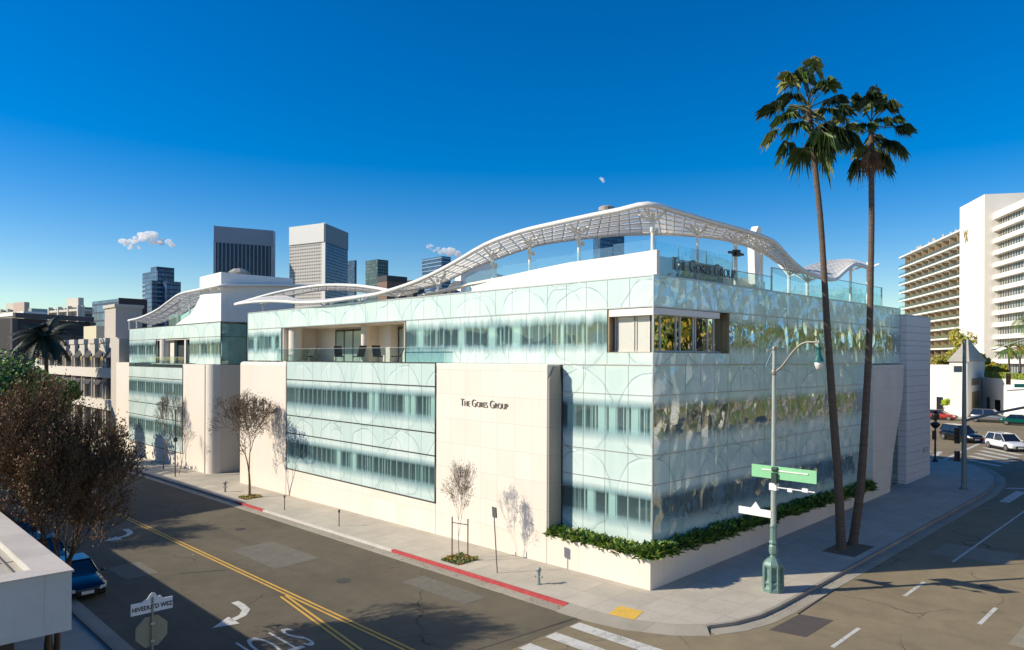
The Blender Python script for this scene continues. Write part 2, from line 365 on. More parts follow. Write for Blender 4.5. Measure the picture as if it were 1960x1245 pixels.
drape('road', [(-90, -60), (104, -60), (104, 78), (47.6, 78), (47.6, 1), (-4, 1), (-4, 130), (-21, 130), (-21, -60+40), (-90, -20)], RZ, M_asph)
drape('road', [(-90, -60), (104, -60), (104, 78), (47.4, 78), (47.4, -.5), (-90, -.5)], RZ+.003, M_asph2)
side_l = [(-4.7, 130), (-4.7, 80), (-4.7, 40), (-4.7, .96)]
corner = [(-4.7, .96), (-4.68, -.6), (-4.4, -2.2), (-3.7, -3.7), (-2.9, -4.6)]
side_r = [(-2.9, -4.6), (-1.9, -5.15), (-.6, -5.5), (.9, -5.6), (10, -5.6), (25, -5.6), (32.4, -5.6), (36.8, -5.2), (40.2, -4.4), (42.9, -3.2), (45, -1.9), (46.3, -.5), (46.9, 1.3), (47, 10), (47, 78)]
blk = side_l[:-1]+corner+side_r[1:]
drape('sidewalk', blk+[(30, 130)], 0, M_walk, .35)
def flip(l): return l
strips('curb', side_l, .0, -.16, .004, .004, M_curb) if False else None
strips('curb', [p for p in reversed(side_l)], 0.0, -.16, .004, .004, M_curb)
strips('curb', [p for p in reversed(side_r)], 0.0, -.16, .004, .004, M_curb)
strips('gutter', [p for p in reversed(side_l)], -.16, -.8, RZ+.009, RZ+.014, M_gut)
strips('gutter', [p for p in reversed(side_r)], -.16, -.8, RZ+.009, RZ+.014, M_gut)
strips('curb_ramp', [p for p in reversed(corner)], .0, -.85, .004, RZ+.01, M_gut)
strips('curb_paint', [(-4.7, 1.0), (-4.7, 14)], .012, -.172, .012, .012, M_red, .13)
strips('curb_paint', [(-4.7, 29.9), (-4.7, 34.4)], .012, -.172, .012, .012, M_red, .13)
strips('curb_paint', [(-4.7, 14.02), (-4.7, 29.88)], .012, -.172, .012, .012, M_pale, .13)
far_l = [(-20.1, -8), (-20.1, 130)]
drape('sidewalk', [(-20.1, -8), (-20.1, 130), (-40, 130), (-40, -8)], 0, M_walk, .35)
strips('curb', [(-20.1, 130), (-20.1, -8)], 0, -.16, .004, .004, M_curb)
strips('gutter', [(-20.1, 130), (-20.1, -8)], -.16, -.7, RZ+.009, RZ+.014, M_gut)
drape('sidewalk', [(50, -21), (130, -21), (130, -60), (50, -60)], 0, M_walk, .35)
drape('forecourt', [(96, -14), (180, -14), (180, 60), (96, 60)], -.02, M_walk, .3)
def marks(name, polys, m, dz=.011, kind='structure'):
    mb = MB()
    for p in polys:
        mb.add([(q[0], q[1], g(q[0], q[1])+RZ+dz) for q in p], [list(range(len(p)))])
    o = mb.build(name, m); o['kind'] = kind
    me = o.data
    for pl in me.polygons:
        if pl.normal.z < 0: pl.flip()
    return o
def dbl(line, w=.11, gap=.12):
    out = []
    for off in (-(gap+w)/2, (gap+w)/2):
        for a, b in zip(line, line[1:]):
            d = (Vector(b)-Vector(a)).normalized(); s = Vector((d.y, -d.x))
            A = Vector(a)+s*off; B = Vector(b)+s*off
            out.append([A-s*w/2, B-s*w/2, B+s*w/2, A+s*w/2])
    return out
marks('centre_lines', dbl([(-12.15, 79), (-12.15, 37), (-12.2, 12), (-12.2, -1)]), M_yline)
marks('centre_lines', dbl([(-12.52, 11.6), (-14.1, -1)]), M_yline)
rect = lambda x0, y0, x1, y1: [(x0, y0), (x1, y0), (x1, y1), (x0, y1)]
marks('lane_marks', [rect(-9, -9.02, -6.6, -8.86), rect(-1.5, -9.02, 1.0, -8.86), rect(6, -9.02, 8.6, -8.86), rect(12.9, -9.0, 28.3, -8.88),
                     rect(4.5, -12.22, 6.95, -12.06), rect(12, -12.22, 14.5, -12.06), rect(-3, -12.22, -.6, -12.06)], M_wline)
marks('crosswalk', [rect(x, -5.0, x+.62, -.6) for x in (-6.45, -7.85, -9.3, -10.7, -12.1, -13.6)], M_wline)
marks('crosswalk', [rect(30.2, y, 35.0, y+.62) for y in (-7.65, -9.3, -10.9, -12.5, -14.1)], M_wline)
cw = []
for a, b in (((58.75, .58), (54.77, -3.36)), ((56.07, .3), (52.73, -3.45)), ((53.82, .25), (50.81, -3.56)), ((51.67, .19), (48.57, -3.64)), ((49.09, -.25), (46.61, -3.49)), ((61.2, .9), (57, -3.2)), ((63.5, 1.1), (59.5, -3.1))):
    a = Vector(a); b = Vector(b); d = (b-a).normalized(); s = Vector((d.y, -d.x))*.3; cw.append([a-s, b-s, b+s, a+s])
for a, b in (((64.65, 1.89), (46.78, 1.22)),):
    a = Vector(a); b = Vector(b); d = (b-a).normalized(); s = Vector((d.y, -d.x))*.16; cw.append([a-s, b-s, b+s, a+s])
for y in (2.2, 3.2, 4.2, 5.2): cw.append([(48.8, y), (53, y+.6), (53.1, y+1.1), (48.9, y+.5)])
marks('crosswalk', cw, M_wline)
marks('stop_bar', [[(35.5, -6.2), (36.1, -6.3), (37.6, -8.6), (37, -8.6)]], M_wline)
marks('road_patch', [[(-1.48, -6.5), (.94, -6.6), (1.17, -7.9), (-1.23, -7.85)]], mat('dark asphalt patch', (.085, .072, .062), .9, var=.2, scale=3), .008)
marks('tar_seam', [[(-14.5, 19.0), (-12.6, 17.8), (-12.6, 17.72), (-14.5, 18.92)], [(.9, -6.6), (9, -6.3), (9, -6.22), (.9, -6.52)], [(-5.5, -.1), (-13, .8), (-13, .7), (-5.5, -.2)]], M_black, .0095)
M_iron = mat('cast iron cover', (.06, .055, .05), .6, .4, var=.3, scale=9)
marks('road_patch', [rect(-10.8, 16, -8.2, 21.5), rect(-7.6, 4.5, -6.3, 9.2), rect(-16.8, 20, -15.2, 23)], mat('faded asphalt patch', (.14, .128, .10), .9, var=.25, scale=2.5), .007)
marks('road_patch', [rect(3, -15.5, 8, -13.4), rect(14, -11, 16.5, -7.6)], mat('pale asphalt patch', (.27, .24, .175), .9, var=.2, scale=2.5), .007)
for (x, y, r) in ((-9.4, 11.5, .36), (-2.2, -10.4, .36), (9.8, -11.2, .36), (-8.2, 26, .33)):
    q = thing('manhole_cover', ['round iron manhole cover in the street lane left of the red kerb', 'round iron manhole cover on the boulevard nearest the corner kerb', 'round iron manhole cover farther along the boulevard between lane marks', 'round iron manhole cover in the street near the white painted kerb'][int(x*10) % 4 if False else ((-9.4, -2.2, 9.8, -8.2).index(x))], 'manhole cover', (x, y, g(x, y)+RZ)); mb = MB()
    z = g(x, y)+RZ+.012; mb.add([(x+r*cos(a), y+r*sin(a), z) for a in [k*PI/12 for k in range(24)]], [list(range(24))]); mb.build('cover', M_iron, q)
lit = MB(); rl = random.Random(2)
for i in range(900):
    if i < 520: x = -4.95-abs(rl.gauss(0, .25)); y = rl.uniform(1, 60)
    elif i < 760: y = -5.85-abs(rl.gauss(0, .25)); x = rl.uniform(-1, 32)
    else: x = rl.uniform(-19, -5.5); y = rl.uniform(-1, 50)
    z = g(x, y)+RZ+.03; a = rl.uniform(0, PI); s_ = rl.uniform(.02, .055); d = Vector((cos(a), sin(a), 0))*s_; e = Vector((-d.y*.6, d.x*.6, .012)); p = Vector((x, y, z)); lit.add([p-d, p-e, p+d, p+e], [(0, 1, 2, 3)], rl.choice((0, 0, 0, 1)))
tag(lit.build('leaf_litter', [mat('brown litter leaf', (.16, .10, .05), .9, var=.4), mat('paper scrap', (.5, .48, .44), .8)]), 'scattered dry leaves and scraps along the gutters', 'litter', kind='stuff')
def arrow(p, s=1.):  # turn arrow: stem from far, curving toward -X
    pts = []; x, y = p
    cen = [(0, 2.6), (0, 1.9), (-.1, 1.2), (-.5, .65), (-1.1, .4)]
    L = []; Rr = []
    for i, c in enumerate(cen):
        d = (Vector(cen[min(i+1, 4)])-Vector(cen[max(i-1, 0)])).normalized(); n = Vector((d.y, -d.x))*.17
        L.append(Vector(c)+n); Rr.append(Vector(c)-n)
    out = [[L[i], L[i+1], Rr[i+1], Rr[i]] for i in range(4)]+[[(-1.0, .95), (-2.0, .15), (-1.0, -.2)]]
    return [[(x+q[0]*s, y+q[1]*s) for q in P] for P in out]
marks('turn_arrow', arrow((-14.4, 9.9)), M_wline)
marks('turn_arrow', arrow((-13.3, 29.3)), M_wline)
def text(name, body, size, m, parent=None, mtx=None, ext=.01, caps=0, sx=1., shear=0, off=0, sp=1.0, align='CENTER'):
    c = bpy.data.curves.new(name, 'FONT'); c.body = body; c.size = size; c.extrude = ext; c.align_x = align; c.space_character = sp; c.offset = off
    if caps:
        c.small_caps_scale = caps
        for i, ch in enumerate(body):
            if ch.islower(): c.body_format[i].use_small_caps = True
    o = bpy.data.objects.new(name+'_c', c); COL.objects.link(o)
    me = bpy.data.meshes.new_from_object(o.evaluated_get(bpy.context.evaluated_depsgraph_get())); bpy.data.objects.remove(o)
    me.name = name; me.materials.clear(); me.materials.append(m)
    org = ORG[parent.name] if parent else Vector((0, 0, 0))
    me.transform(Matrix.Diagonal((sx, 1, 1, 1))); me.transform(mtx); me.transform(Matrix.Translation(-org))
    t = bpy.data.objects.new(name, me); COL.objects.link(t)
    if parent: t.parent = parent
    ORG[t.name] = org; return t
def frame_m(o, xa, ya):
    xa = Vector(xa).normalized(); ya = Vector(ya).normalized(); za = xa.cross(ya)
    m = Matrix((xa, ya, za)).transposed().to_4x4(); m.translation = o; return m
so_ = text('stop_lettering', 'STOP', 1.05, M_wline, None, frame_m((-15.5, 7.7, g(-15.5, 6)+RZ+.012+.02), (-1, 0, 0), (0, -1, -.011*-1)), 0.0, sp=1.05)
so_.data.transform(Matrix.Translation((0, 0, 0)))
for v in so_.data.vertices:
    v.co.y = 7.8+(v.co.y-7.7)*3.4 if v.co.y < 7.7 else v.co.y
    v.co.z = g(v.co.x, v.co.y)+RZ+.012
so_['kind'] = 'structure'
marks('tactile_pad', [[(-3.51, -.82), (-3.39, -1.98), (-4.42, -2.26), (-4.61, -1.08)]], M_ypad, .14+.008)

# ------------------------------------------------------------------ the glass and limestone corner building
B1 = thing('office_building', 'corner office building of pale fritted glass and cream limestone under a wavy white roof canopy', 'building', (0, 0, 0))
panes = []   # (name, size score, box args, material)
def pane(kind, a, b, c, face, m):
    """face 'L': glass on plane X=c between Y a..b ; 'R': on plane Y=c ; b carries z pair"""
    (s0, s1), (z0, z1) = a, b; e = .012
    mb = MB()
    if face == 'L': mb.box(c-.02, s0+e, z0+e, c+.0, s1-e, z1-e); ctr = Vector((c, (s0+s1)/2, (z0+z1)/2)); vis = abs((CAMP-ctr).normalized().x)
    else: mb.box(s0+e, c-.02, z0+e, s1-e, c+.0, z1-e); ctr = Vector(((s0+s1)/2, c, (z0+z1)/2)); vis = abs((CAMP-ctr).normalized().y)
    panes.append((kind, (s1-s0)*(z1-z0)*vis/(CAMP-ctr).length_squared, mb, m))
def run(kind, s0, s1, z0, z1, c, face, m, pitch=1.36):
    n = max(1, round((s1-s0)/pitch)); w_ = (s1-s0)/n
    for i in range(n): pane(kind, (s0+i*w_, s0+(i+1)*w_), (z0, z1), c, face, m)
Z = LEV
YE = 43.17; XE = 32.3
run('spandrel_pane', 0, YE, Z[5], Z[6], 0, 'L', M_frl); run('window_pane', 2.7, 19.5, Z[4], Z[5], 0, 'L', M_frl); run('window_pane', 36.8, YE, Z[4], Z[5], 0, 'L', M_frl)
run('spandrel_pane', 0, 2.7, Z[4], 10.7, 0, 'L', M_frl)
for k, (a, b) in (('spandrel_pane', (3, 4)), ('window_pane', (2, 3)), ('spandrel_pane', (1, 2)), ('window_pane', (0, 1))):
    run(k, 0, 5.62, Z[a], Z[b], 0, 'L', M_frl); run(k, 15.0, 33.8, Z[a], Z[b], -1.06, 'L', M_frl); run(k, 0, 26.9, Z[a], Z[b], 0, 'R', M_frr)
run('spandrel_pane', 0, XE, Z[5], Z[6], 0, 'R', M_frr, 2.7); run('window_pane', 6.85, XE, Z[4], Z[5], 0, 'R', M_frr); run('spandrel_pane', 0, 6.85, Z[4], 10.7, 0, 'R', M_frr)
for kind in ('window_pane', 'spandrel_pane'):
    L = sorted([p for p in panes if p[0] == kind], key=lambda p: -p[1])
    for p in L[:98]: p[2].build(kind, p[3], B1)
    if L[98:]:
        mb = MB(); mats = [M_frl, M_frr]
        for p in L[98:]: mb.add(p[2].v, p[2].f, mats.index(p[3]))
        o = mb.build(kind, mats, B1); o['kind'] = 'stuff'
# rails
mb = MB()
for z in (Z[5], Z[6]): mb.box(-.05, -.05, z-.03, .02, YE, z+.035); mb.box(.02, -.05, z-.03, XE, .02, z+.035)
mb.box(-.05, -.05, Z[4]-.03, .02, 15, Z[4]+.03); mb.box(.02, -.05, Z[4]-.03, 26.9, .02, Z[4]+.03)
for z in Z[:4]: mb.box(-.04, -.04, z-.02, .02, 5.62, z+.02); mb.box(.02, -.04, z-.02, 26.9, .02, z+.02)
mb.box(-.06, -.06, 1.7, .0, .0, 14.32); mb.box(-.045, YE, Z[4], .02, YE+.05, Z[6]); mb.box(XE, -.04, Z[4], XE+.05, .02, Z[6])
mb.build('facade_rail', M_alu, B1)
mb = MB()
for z in Z[:5]: mb.box(-1.10, 14.96, z-.035, -1.04, 33.84, z+.035)
for y in (14.94, 33.8): mb.box(-1.10, y, 1.665, -1.04, y+.06, 10.135)
mb.build('window_frame', M_dkrail, B1)
for bx_ in ((-.04, 5.62, 1.5, .02, 5.68, 10.1), (26.9, -.04, 1.5, 26.96, .02, 10.1)): MB().box(*bx_).build('edge_frame', M_dkrail, B1)
for y in (19.46, 36.78): MB().box(-.05, y, 10.1, .02, y+.05, 12.82).build('edge_frame', M_dkrail, B1)
# limestone
def stone(prof, name='stone_wall', m=M_stone, bev=.03): return prof.build(name, m, B1, bevel=bev)
bz = -1.6
mb = MB(); mb.box(-1.04, 5.76, bz, -.03, 14.95, 10.08); stone(mb, bev=.05)
mb = MB(); mb.box(-1.04, 14.95, bz, -.5, 33.84, 1.66); mb.box(-.5, 14.95, 9.9, 0.0, 33.84, 10.08); stone(mb)
mb = MB(); mb.box(-1.04, 33.86, bz, -.03, 42.64, 10.02); stone(mb, m=M_stone2, bev=.25)
# returned side of the slab, bulging a little, with chamfered head
mb = MB()
prof = [(-1.0, bz), (-1.0, 9.3), (-.72, 9.85), (-.6, 10.02), (-.3, 10.02), (-.14, 9.6), (-.05, 9.0), (-.05, bz)]
mb.extr([(x, 5.755, z) for x, z in prof], (0, -.1, 0)); mb.build('stone_reveal', limestone('shade-toned limestone reveal', (.40, .36, .31), 3, 1.43), B1, bevel=.04)  # same slab stone darkened, its shade put into the colour
# flared limestone panel at the boulevard end
mb = MB(); mb.extr([(x, -.64, z) for x, z in [(25.3, bz), (28.6, bz), (28.6, 1.0), (29.2, 3.5), (29.9, 5.1), (30.5, 6.3), (31.0, 7.5), (31.25, 8.6), (31.3, 10.03), (25.3, 10.03)]], (0, .6, 0))
mb.build('flared_stone_panel', M_stone, B1, bevel=.03)
mb = MB(); mb.box(27.0, .1, .6, XE, .14, 10.05); mb.build('entrance_glass', clear_glass('teal entrance glass', (.4, .62, .62), .35), B1)
mb = MB()
for z in (3.4, 6.2, 8.6): mb.box(27.0, .04, z, XE, .09, z+.05)
for x in (29.6, 30.9): mb.box(x, .03, .6, x+.05, .09, 10.0)
mb.build('entrance_frame', M_alu, B1)
# banded tower
mb = MB(); z = .3; k = 0
hts = [.78, .5, .62, .4, .62, .5, .78, .45]
while z < 13.9:
    h = min(hts[k % 8], 13.9-z); mb.box(32.36, -.5, z, 37.9, 6, z+h-.025); z += h; k += 1
mb.build('stone_tower', mat('pale grey limestone', (.76, .71, .69), .7, var=.06), B1)
MB().box(32.40, -.46, -.5, 37.86, 5.9, 13.85).build('tower_core', mat('dark joint', (.2, .18, .17), .9), B1)
mb = MB(); mb.box(36.2, -.53, 2.95, 37.3, -.5, 3.35); mb.box(36.27, -.545, 3.0, 37.23, -.53, 3.3, 1); mb.build('plaque', [M_grey, mat('plaque face', (.5, .5, .48), .4)], B1)
# planter
mb = MB()
mb.box(-1.04, -.64, bz, -.84, 5.74, 1.36); mb.box(-.84, -.64, bz, 25.28, -.48, 1.36); mb.box(-.84, -.48, bz, -.06, 5.74, 1.1); mb.box(-.06, -.48, bz, 25.28, -.06, 1.1)
mb.build('planter_wall', limestone('planter limestone', (.79, .72, .63), 3.6, 6), B1, bevel=.015)
mb = MB(); mb.box(-.03, -.03, bz, 1.2, 5.7, 1.66); mb.box(1.2, -.03, bz, 27, 1.2, 1.66); mb.build('plinth', M_cream, B1)
# inside
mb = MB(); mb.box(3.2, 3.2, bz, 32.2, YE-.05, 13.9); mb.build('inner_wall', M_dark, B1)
mb = MB()
for z in (1.4, 4.6, 8.8, 12.95):
    h = .2 if z == 1.4 else 1.15
    mb.box(.12, .12, z, 3.3, YE-.1, z+(h if z != 12.95 else 1.0)); mb.box(3.3, .12, z, XE-.1, 3.3, z+(h if z != 12.95 else 1.0))
mb.build('floor_slab', mat('slab edge', (.45, .46, .42), .8), B1)
mb = MB(); rr = random.Random(5)
for (z0, z1, y0, y1, x) in ((1.7, 4.5, .15, 5.6, .14), (5.88, 8.67, .15, 5.6, .14), (1.7, 4.5, 15.1, 33.7, -.9), (5.88, 8.67, 15.1, 33.7, -.9), (10.1, 12.85, 2.75, 19.3, .14), (10.1, 12.85, 36.9, 43, .14)):
    y = y0; k = 0
    while y < y1-.5:
        mb.box(x, y, z0-.1, x+.09, y+.045, z1, 1)                    # mullions
        q0 = rr.random()
        if q0 > (.68 if z0 > 10 else .86): mb.box(x-.02, y+.08, z0-.1, x+.2, y+(.6 if z0 > 10 else .5), z1, 1)   # white piers
        elif q0 < (.5 if z0 > 10 else .38):
            for q in range(rr.randint(1, 4)): yy = y+rr.uniform(.05, .6); mb.box(x+.1, yy, z0, x+.13, yy+rr.uniform(.015, .05), z1, rr.choice((1, 2, 2)))
        y += .68; k += 1
for (z0, z1, x0, x1) in ((1.7, 4.5, .2, 26.8), (5.88, 8.67, .2, 26.8), (10.1, 12.85, 7, 32)):
    x = x0; k = 0
    while x < x1-.5:
        mb.box(x, .45, z0-.1, x+.05, .54, z1, 0)
        if k % 4 == 1: mb.box(x+.1, .45, z0-.1, x+.5, .6, z1, 1)
        x += .68; k += 1
mb.box(.1, 5.7, 10.05, .2, 5.9, 12.8, 1)
mb.build('mullion', [M_alu, M_wall, M_curt], B1)
# sunny corner opening on the top floor
mb = MB(); mb.box(.02, 2.6, 10.7, .6, 2.7, 12.8); mb.box(6.75, .02, 10.7, 6.85, .6, 12.8); mb.box(.02, .02, 10.66, .6, 2.6, 10.72); mb.box(.6, .02, 10.66, 6.75, .6, 10.72)
mb.build('opening_lining', M_bronze, B1)
mb = MB(); mb.box(.0, .0, 12.45, .5, 2.6, 12.8); mb.box(.5, .0, 12.5, 5.9, .5, 12.8); mb.build('blind_box', M_wall, B1)
f = MB()
for y in (.35, 1.2, 1.35, 2.45): f.box(.36, y, 10.72, .46, y+.08, 12.5)
for x in (.36, 1.05, 2.4, 2.75, 3.95, 4.15, 5.3, 5.9): f.box(x, .36, 10.72, x+.09, .46, 12.5)
f.box(.38, .4, 10.72, .44, 2.6, 10.8); f.box(.4, .38, 10.72, 6.7, .44, 10.8)
fr = f.build('opening_frame', mat('pale frame', (.6, .58, .52), .4), B1)
mb = MB(); mb.box(.40, .45, 10.8, .42, 1.2, 12.5); mb.box(.40, 1.45, 10.8, .42, 2.4, 12.5); mb.build('pale_window', mat('pale blind behind glass', (.60, .60, .55), .12, var=.06), B1)
mb = MB(); mb.box(.45, .40, 10.8, 6.7, .42, 12.5); mb.build('opening_glass', clear_glass('golden reflecting glass', (.35, .36, .3), .55), B1)
mb = MB(); mb.box(.7, .6, 10.75, .75, 2.4, 12.4); mb.box(.8, .8, 10.75, 1.3, .85, 12.45); mb.box(2.6, .8, 10.75, 2.8, .85, 12.45); mb.build('curtain', M_curt, B1)
# recessed terrace
mb = MB(); mb.box(3.0, 19.5, 10.1, 3.19, 36.8, 12.85, 0); mb.box(.03, 36.6, 10.1, 3.0, 36.8, 12.85); mb.box(.03, 19.5, 10.1, 3.0, 19.68, 12.85)
mb.box(.03, 19.5, 12.8, 3.0, 36.8, 12.84); mb.box(.03, 19.68, 10.0, 3.0, 36.6, 10.09)
for y in (22.2, 24.5, 27.2): mb.box(2.2, y, 10.1, 2.99, y+.7, 12.8)
mb.tube([(.8, 36.0, 10.1), (.8, 36.0, 12.8)], .55, 20); mb.tube([(1.2, 26.2, 10.1), (1.2, 26.2, 12.8)], .3, 16)
mb.build('terrace_wall', M_cream, B1)
for y0, y1, n in ((20.2, 22.1, 2), (23.0, 24.4, 2), (28.0, 33.2, 4)):
    f = MB(); gl_ = MB()
    for i in range(n+1): f.box(2.88, y0+(y1-y0)*i/n-.07, 10.1, 2.98, y0+(y1-y0)*i/n+.07, 12.62)
    f.box(2.88, y0, 12.5, 2.98, y1, 12.64)
    gl_.box(2.9, y0, 10.1, 2.93, y1, 12.5)
    dr = f.build('terrace_door', M_dkrail, B1); gl_.build('door_glass', mat('curtained door glass', (.34, .42, .36), .12, var=.15), dr)
mb = MB(); mb.box(-.45, 14.95, 10.1, -.43, 36.75, 11.05)
gd = mb.build('terrace_guard', M_guard, B1); mb = MB(); mb.box(-.47, 14.95, 11.05, -.41, 36.75, 11.08); mb.build('guard_rail', M_alu, gd)
# roof deck, parapet screens
mb = MB(); mb.box(.05, .05, 13.9, XE, YE, 14.02); mb.box(.05, .1, 13.9, .25, YE, 14.25); mb.box(.25, .05, 13.9, XE, .25, 14.25); mb.build('roof', M_roof, B1)
mb = MB()
pts = [(px, py) for px, py in [(903, 549), (955, 534), (1010, 521), (1060, 510), (1105, 500.5), (1180, 490), (1257, 478)]]
top = [PL(*p, 0, .5) for p in pts]
mb.extr([(.5, top[0].y, 14.02), (.5, top[-1].y, 14.02)]+[tuple(p) for p in reversed(top)], (.25, 0, 0)); 
mb.build('roof_wall', M_wall, B1)
mb = MB()
t2 = [PL(*p, 0, .9) for p in [(805, 567), (900, 545), (975, 531), (1040, 517), (1105, 504)]]
for a, b in zip(t2, t2[1:]): mb.bar(a, b, .5, .12)
mb.build('roof_trim', M_wall, B1)
gl_ = MB()
for y0, y1 in ((.4, 3.0), (3.04, 5.6), (5.64, 8.4), (8.44, 11.2), (11.24, 14.4)): gl_.box(.80, y0, 14.2, .82, y1, 16.15-.045*y0)
gl_.box(.6, .38, 14.2, 7.9, .40, 16.0); gl_.box(7.95, .38, 14.1, 12.3, .4, 15.2)
for x0, x1 in ((12.35, 16.5), (16.55, 20.7), (20.75, 25), (25.05, 29.6)): gl_.box(x0, .38, 14.1, x1, .4, 15.75)
gl_.box(29.6, .4, 14.1, 29.62, 6, 15.75)
gd = gl_.build('roof_guard', M_guard, B1)
mb = MB(); mb.box(7.95, .36, 15.2, 12.3, .42, 15.24); mb.box(12.35, .36, 15.75, 29.6, .42, 15.79); mb.box(12.28, .34, 14.1, 12.36, .42, 15.79); mb.box(29.58, .34, 14.1, 29.66, .42, 15.8)
for x in (2.7, 5.3, 7.92): mb.box(x, .42, 14.1, x+.05, .46, 16.0)
mb.build('guard_rail', M_alu, gd)
mb = MB(); mb.box(.62, .9, 14.02, 7.8, 1.05, 15.45); mb.box(.6, .24, 14.02, 12, .34, 14.42); mb.build('sign_wall', mat('grey roof wall', (.55, .55, .54), .7, var=.1), B1)
# lettering
M_let = mat('dark bronze letters', (.13, .13, .13), .4, .3); M_let2 = mat('weathered bronze letters', (.24, .205, .165), .5, .3)
text('lettering', 'The Gores Group', .62, M_let2, B1, frame_m((-1.07, 10.65, 7.64), (0, -1, 0), (0, 0, 1)), .02, caps=.72, sx=.9, off=-.008)
text('lettering', 'The Gores Group', .90, M_let, B1, frame_m((5.05, .33, 14.78), (1, 0, 0), (0, 0, 1)), .03, caps=.72, sx=.94, off=-.012)
# canopy
O_ = [(450, 583, 0), (480, 579, 0), (510, 577, 0), (540, 577.5, 0), (576, 579.5, 0), (624, 577.6, 0), (697, 567.5, 0), (734, 560, 0), (800, 538, 0), (864, 506.5, 0), (928.5, 469, 0), (993, 445, 0), (1057, 429.4, 0), (1134, 412.7, 0), (1185.5, 402.4, 0), (1239.5, 391.4, 0),
      (1292.5, 404.7, 1), (1354, 423, 1), (1416, 440, 1), (1456, 452.5, 1), (1484, 466, 1), (1508.5, 492.6, 1), (1530, 512.7, 1), (1548.6, 523.5, 1), (1576, 532.8, 1), (1598, 535, 1), (1616.5, 520, 1), (1632, 508, 1), (1644, 507.5, 1), (1666, 514, 1)]
I_ = [(451, 582, 0, -.3), (490, 573, 0, .4), (520, 569.5, 0, .8), (548, 569, 0, .9), (580, 577, 0, .4), (630, 574.5, 0, .6), (712, 563.5, 0, 1.0), (760, 558, 0, 1.8), (835, 545, 0, 3.6), (903, 514, 0, 4.5), (954, 493.6, 0, 4.5), (1018, 472, 0, 4.5), (1057, 464, 0, 4.5), (1121, 455.6, 0, 4.5), (1185, 449.4, 0, 4.5), (1250, 448, 0, 4.3),
      (1290, 449, 1, 3.9), (1345, 453, 1, 3.0), (1392, 460, 1, 2.3), (1425, 469, 1, 1.9), (1452, 479, 1, 1.7), (1475, 493, 1, 1.6), (1500, 511, 1, 1.5), (1525, 523, 1, 1.4), (1545, 512, 1, 2.5), (1575, 503, 1, 3), (1600, 500, 1, 3), (1622, 498.5, 1, 2.5), (1640, 501, 1, 1.5), (1665, 512, 1, -.2)]
def catmull(P, n):
    out = []; k = len(P)
    for i in range(k-1):
        p0, p1, p2, p3 = P[max(i-1, 0)], P[i], P[i+1], P[min(i+2, k-1)]
        for j in range(n):
            t = j/n; out.append(.5*((2*p1)+(p2-p0)*t+(2*p0-5*p1+4*p2-p3)*t*t+(3*p1-p0-3*p2+p3)*t**3))
    out.append(P[-1]); return out
def canopy(OP, IP, parent, sub=3, nw=5, open_=0):
    O3 = catmull(OP, sub); I3 = catmull(IP, sub); n = len(O3)
    fr = MB(); fr.tube(O3, .13, 6); fr.tube(I3, .10, 6); ribs = MB(); pan = MB()
    for i in range(n):
        w_ = (O3[i]-I3[i]).length
        if w_ > .3: ribs.bar(O3[i], I3[i], .05, .06)
    for j in range(1, nw):
        t = j/nw; pts = [a.lerp(b, t) for a, b in zip(O3, I3)]
        for a, b in zip(pts, pts[1:]): ribs.bar(a, b, .045, .05)
    up = Vector((0, 0, .05))
    for i in range(n-1):
        for j in range(nw):
            t0 = j/nw+.02; t1 = (j+1)/nw-.02; e = .05
            a = O3[i].lerp(I3[i], t0); b = O3[i].lerp(I3[i], t1); c = O3[i+1].lerp(I3[i+1], t1); d = O3[i+1].lerp(I3[i+1], t0)
            if (a-b).length < .05: continue
            a, d = a.lerp(d, e), d.lerp(a, e); b, c = b.lerp(c, e), c.lerp(b, e)
            q = [a, b, c, d]; pan.add([v+up for v in q]+[v+up*1.6 for v in q], [(0, 1, 2, 3), (7, 6, 5, 4), (0, 4, 5, 1), (1, 5, 6, 2), (2, 6, 7, 3), (3, 7, 4, 0)])
    c_ = fr.build('canopy', M_white, parent, smooth=True); ribs.build('canopy_rib', mat('canopy rib steel', (.74, .72, .68), .5, var=.05), c_)
    pan.build('canopy_panel', mat('translucent canopy panel', (.88, .87, .84), .5, var=.05, trans=.6), c_)
    return O3, I3
O3, I3 = canopy([PL(a, b, c, -.4) for a, b, c in O_], [PL(a, b, c, d) for a, b, c, d in I_], B1)
canopy([PL(a, b, 0, d) for a, b, d in [(450, 583, -.4), (520, 563, 1.5), (580, 551, 3), (625, 546, 3.5), (680, 547, 3.5), (720, 552, 3.5), (760, 558, 3.0), (800, 551, 3.0)]],
       [PL(a, b, 0, d) for a, b, d in [(455, 582, .2), (525, 571, 3.5), (580, 561, 5.5), (625, 555, 6.5), (680, 557, 7), (720, 562, 6.5), (760, 566, 5.5), (800, 557, 4.5)]], B1, 3, 3)
def zcan(p):  # underside height above a plan point
    best = min(((Vector((a.lerp(b, t).x-p[0], a.lerp(b, t).y-p[1])).length, a.lerp(b, t).z) for a, b in zip(O3, I3) for t in (0, .2, .4, .6, .8, 1)), key=lambda q: q[0]); return best[1]
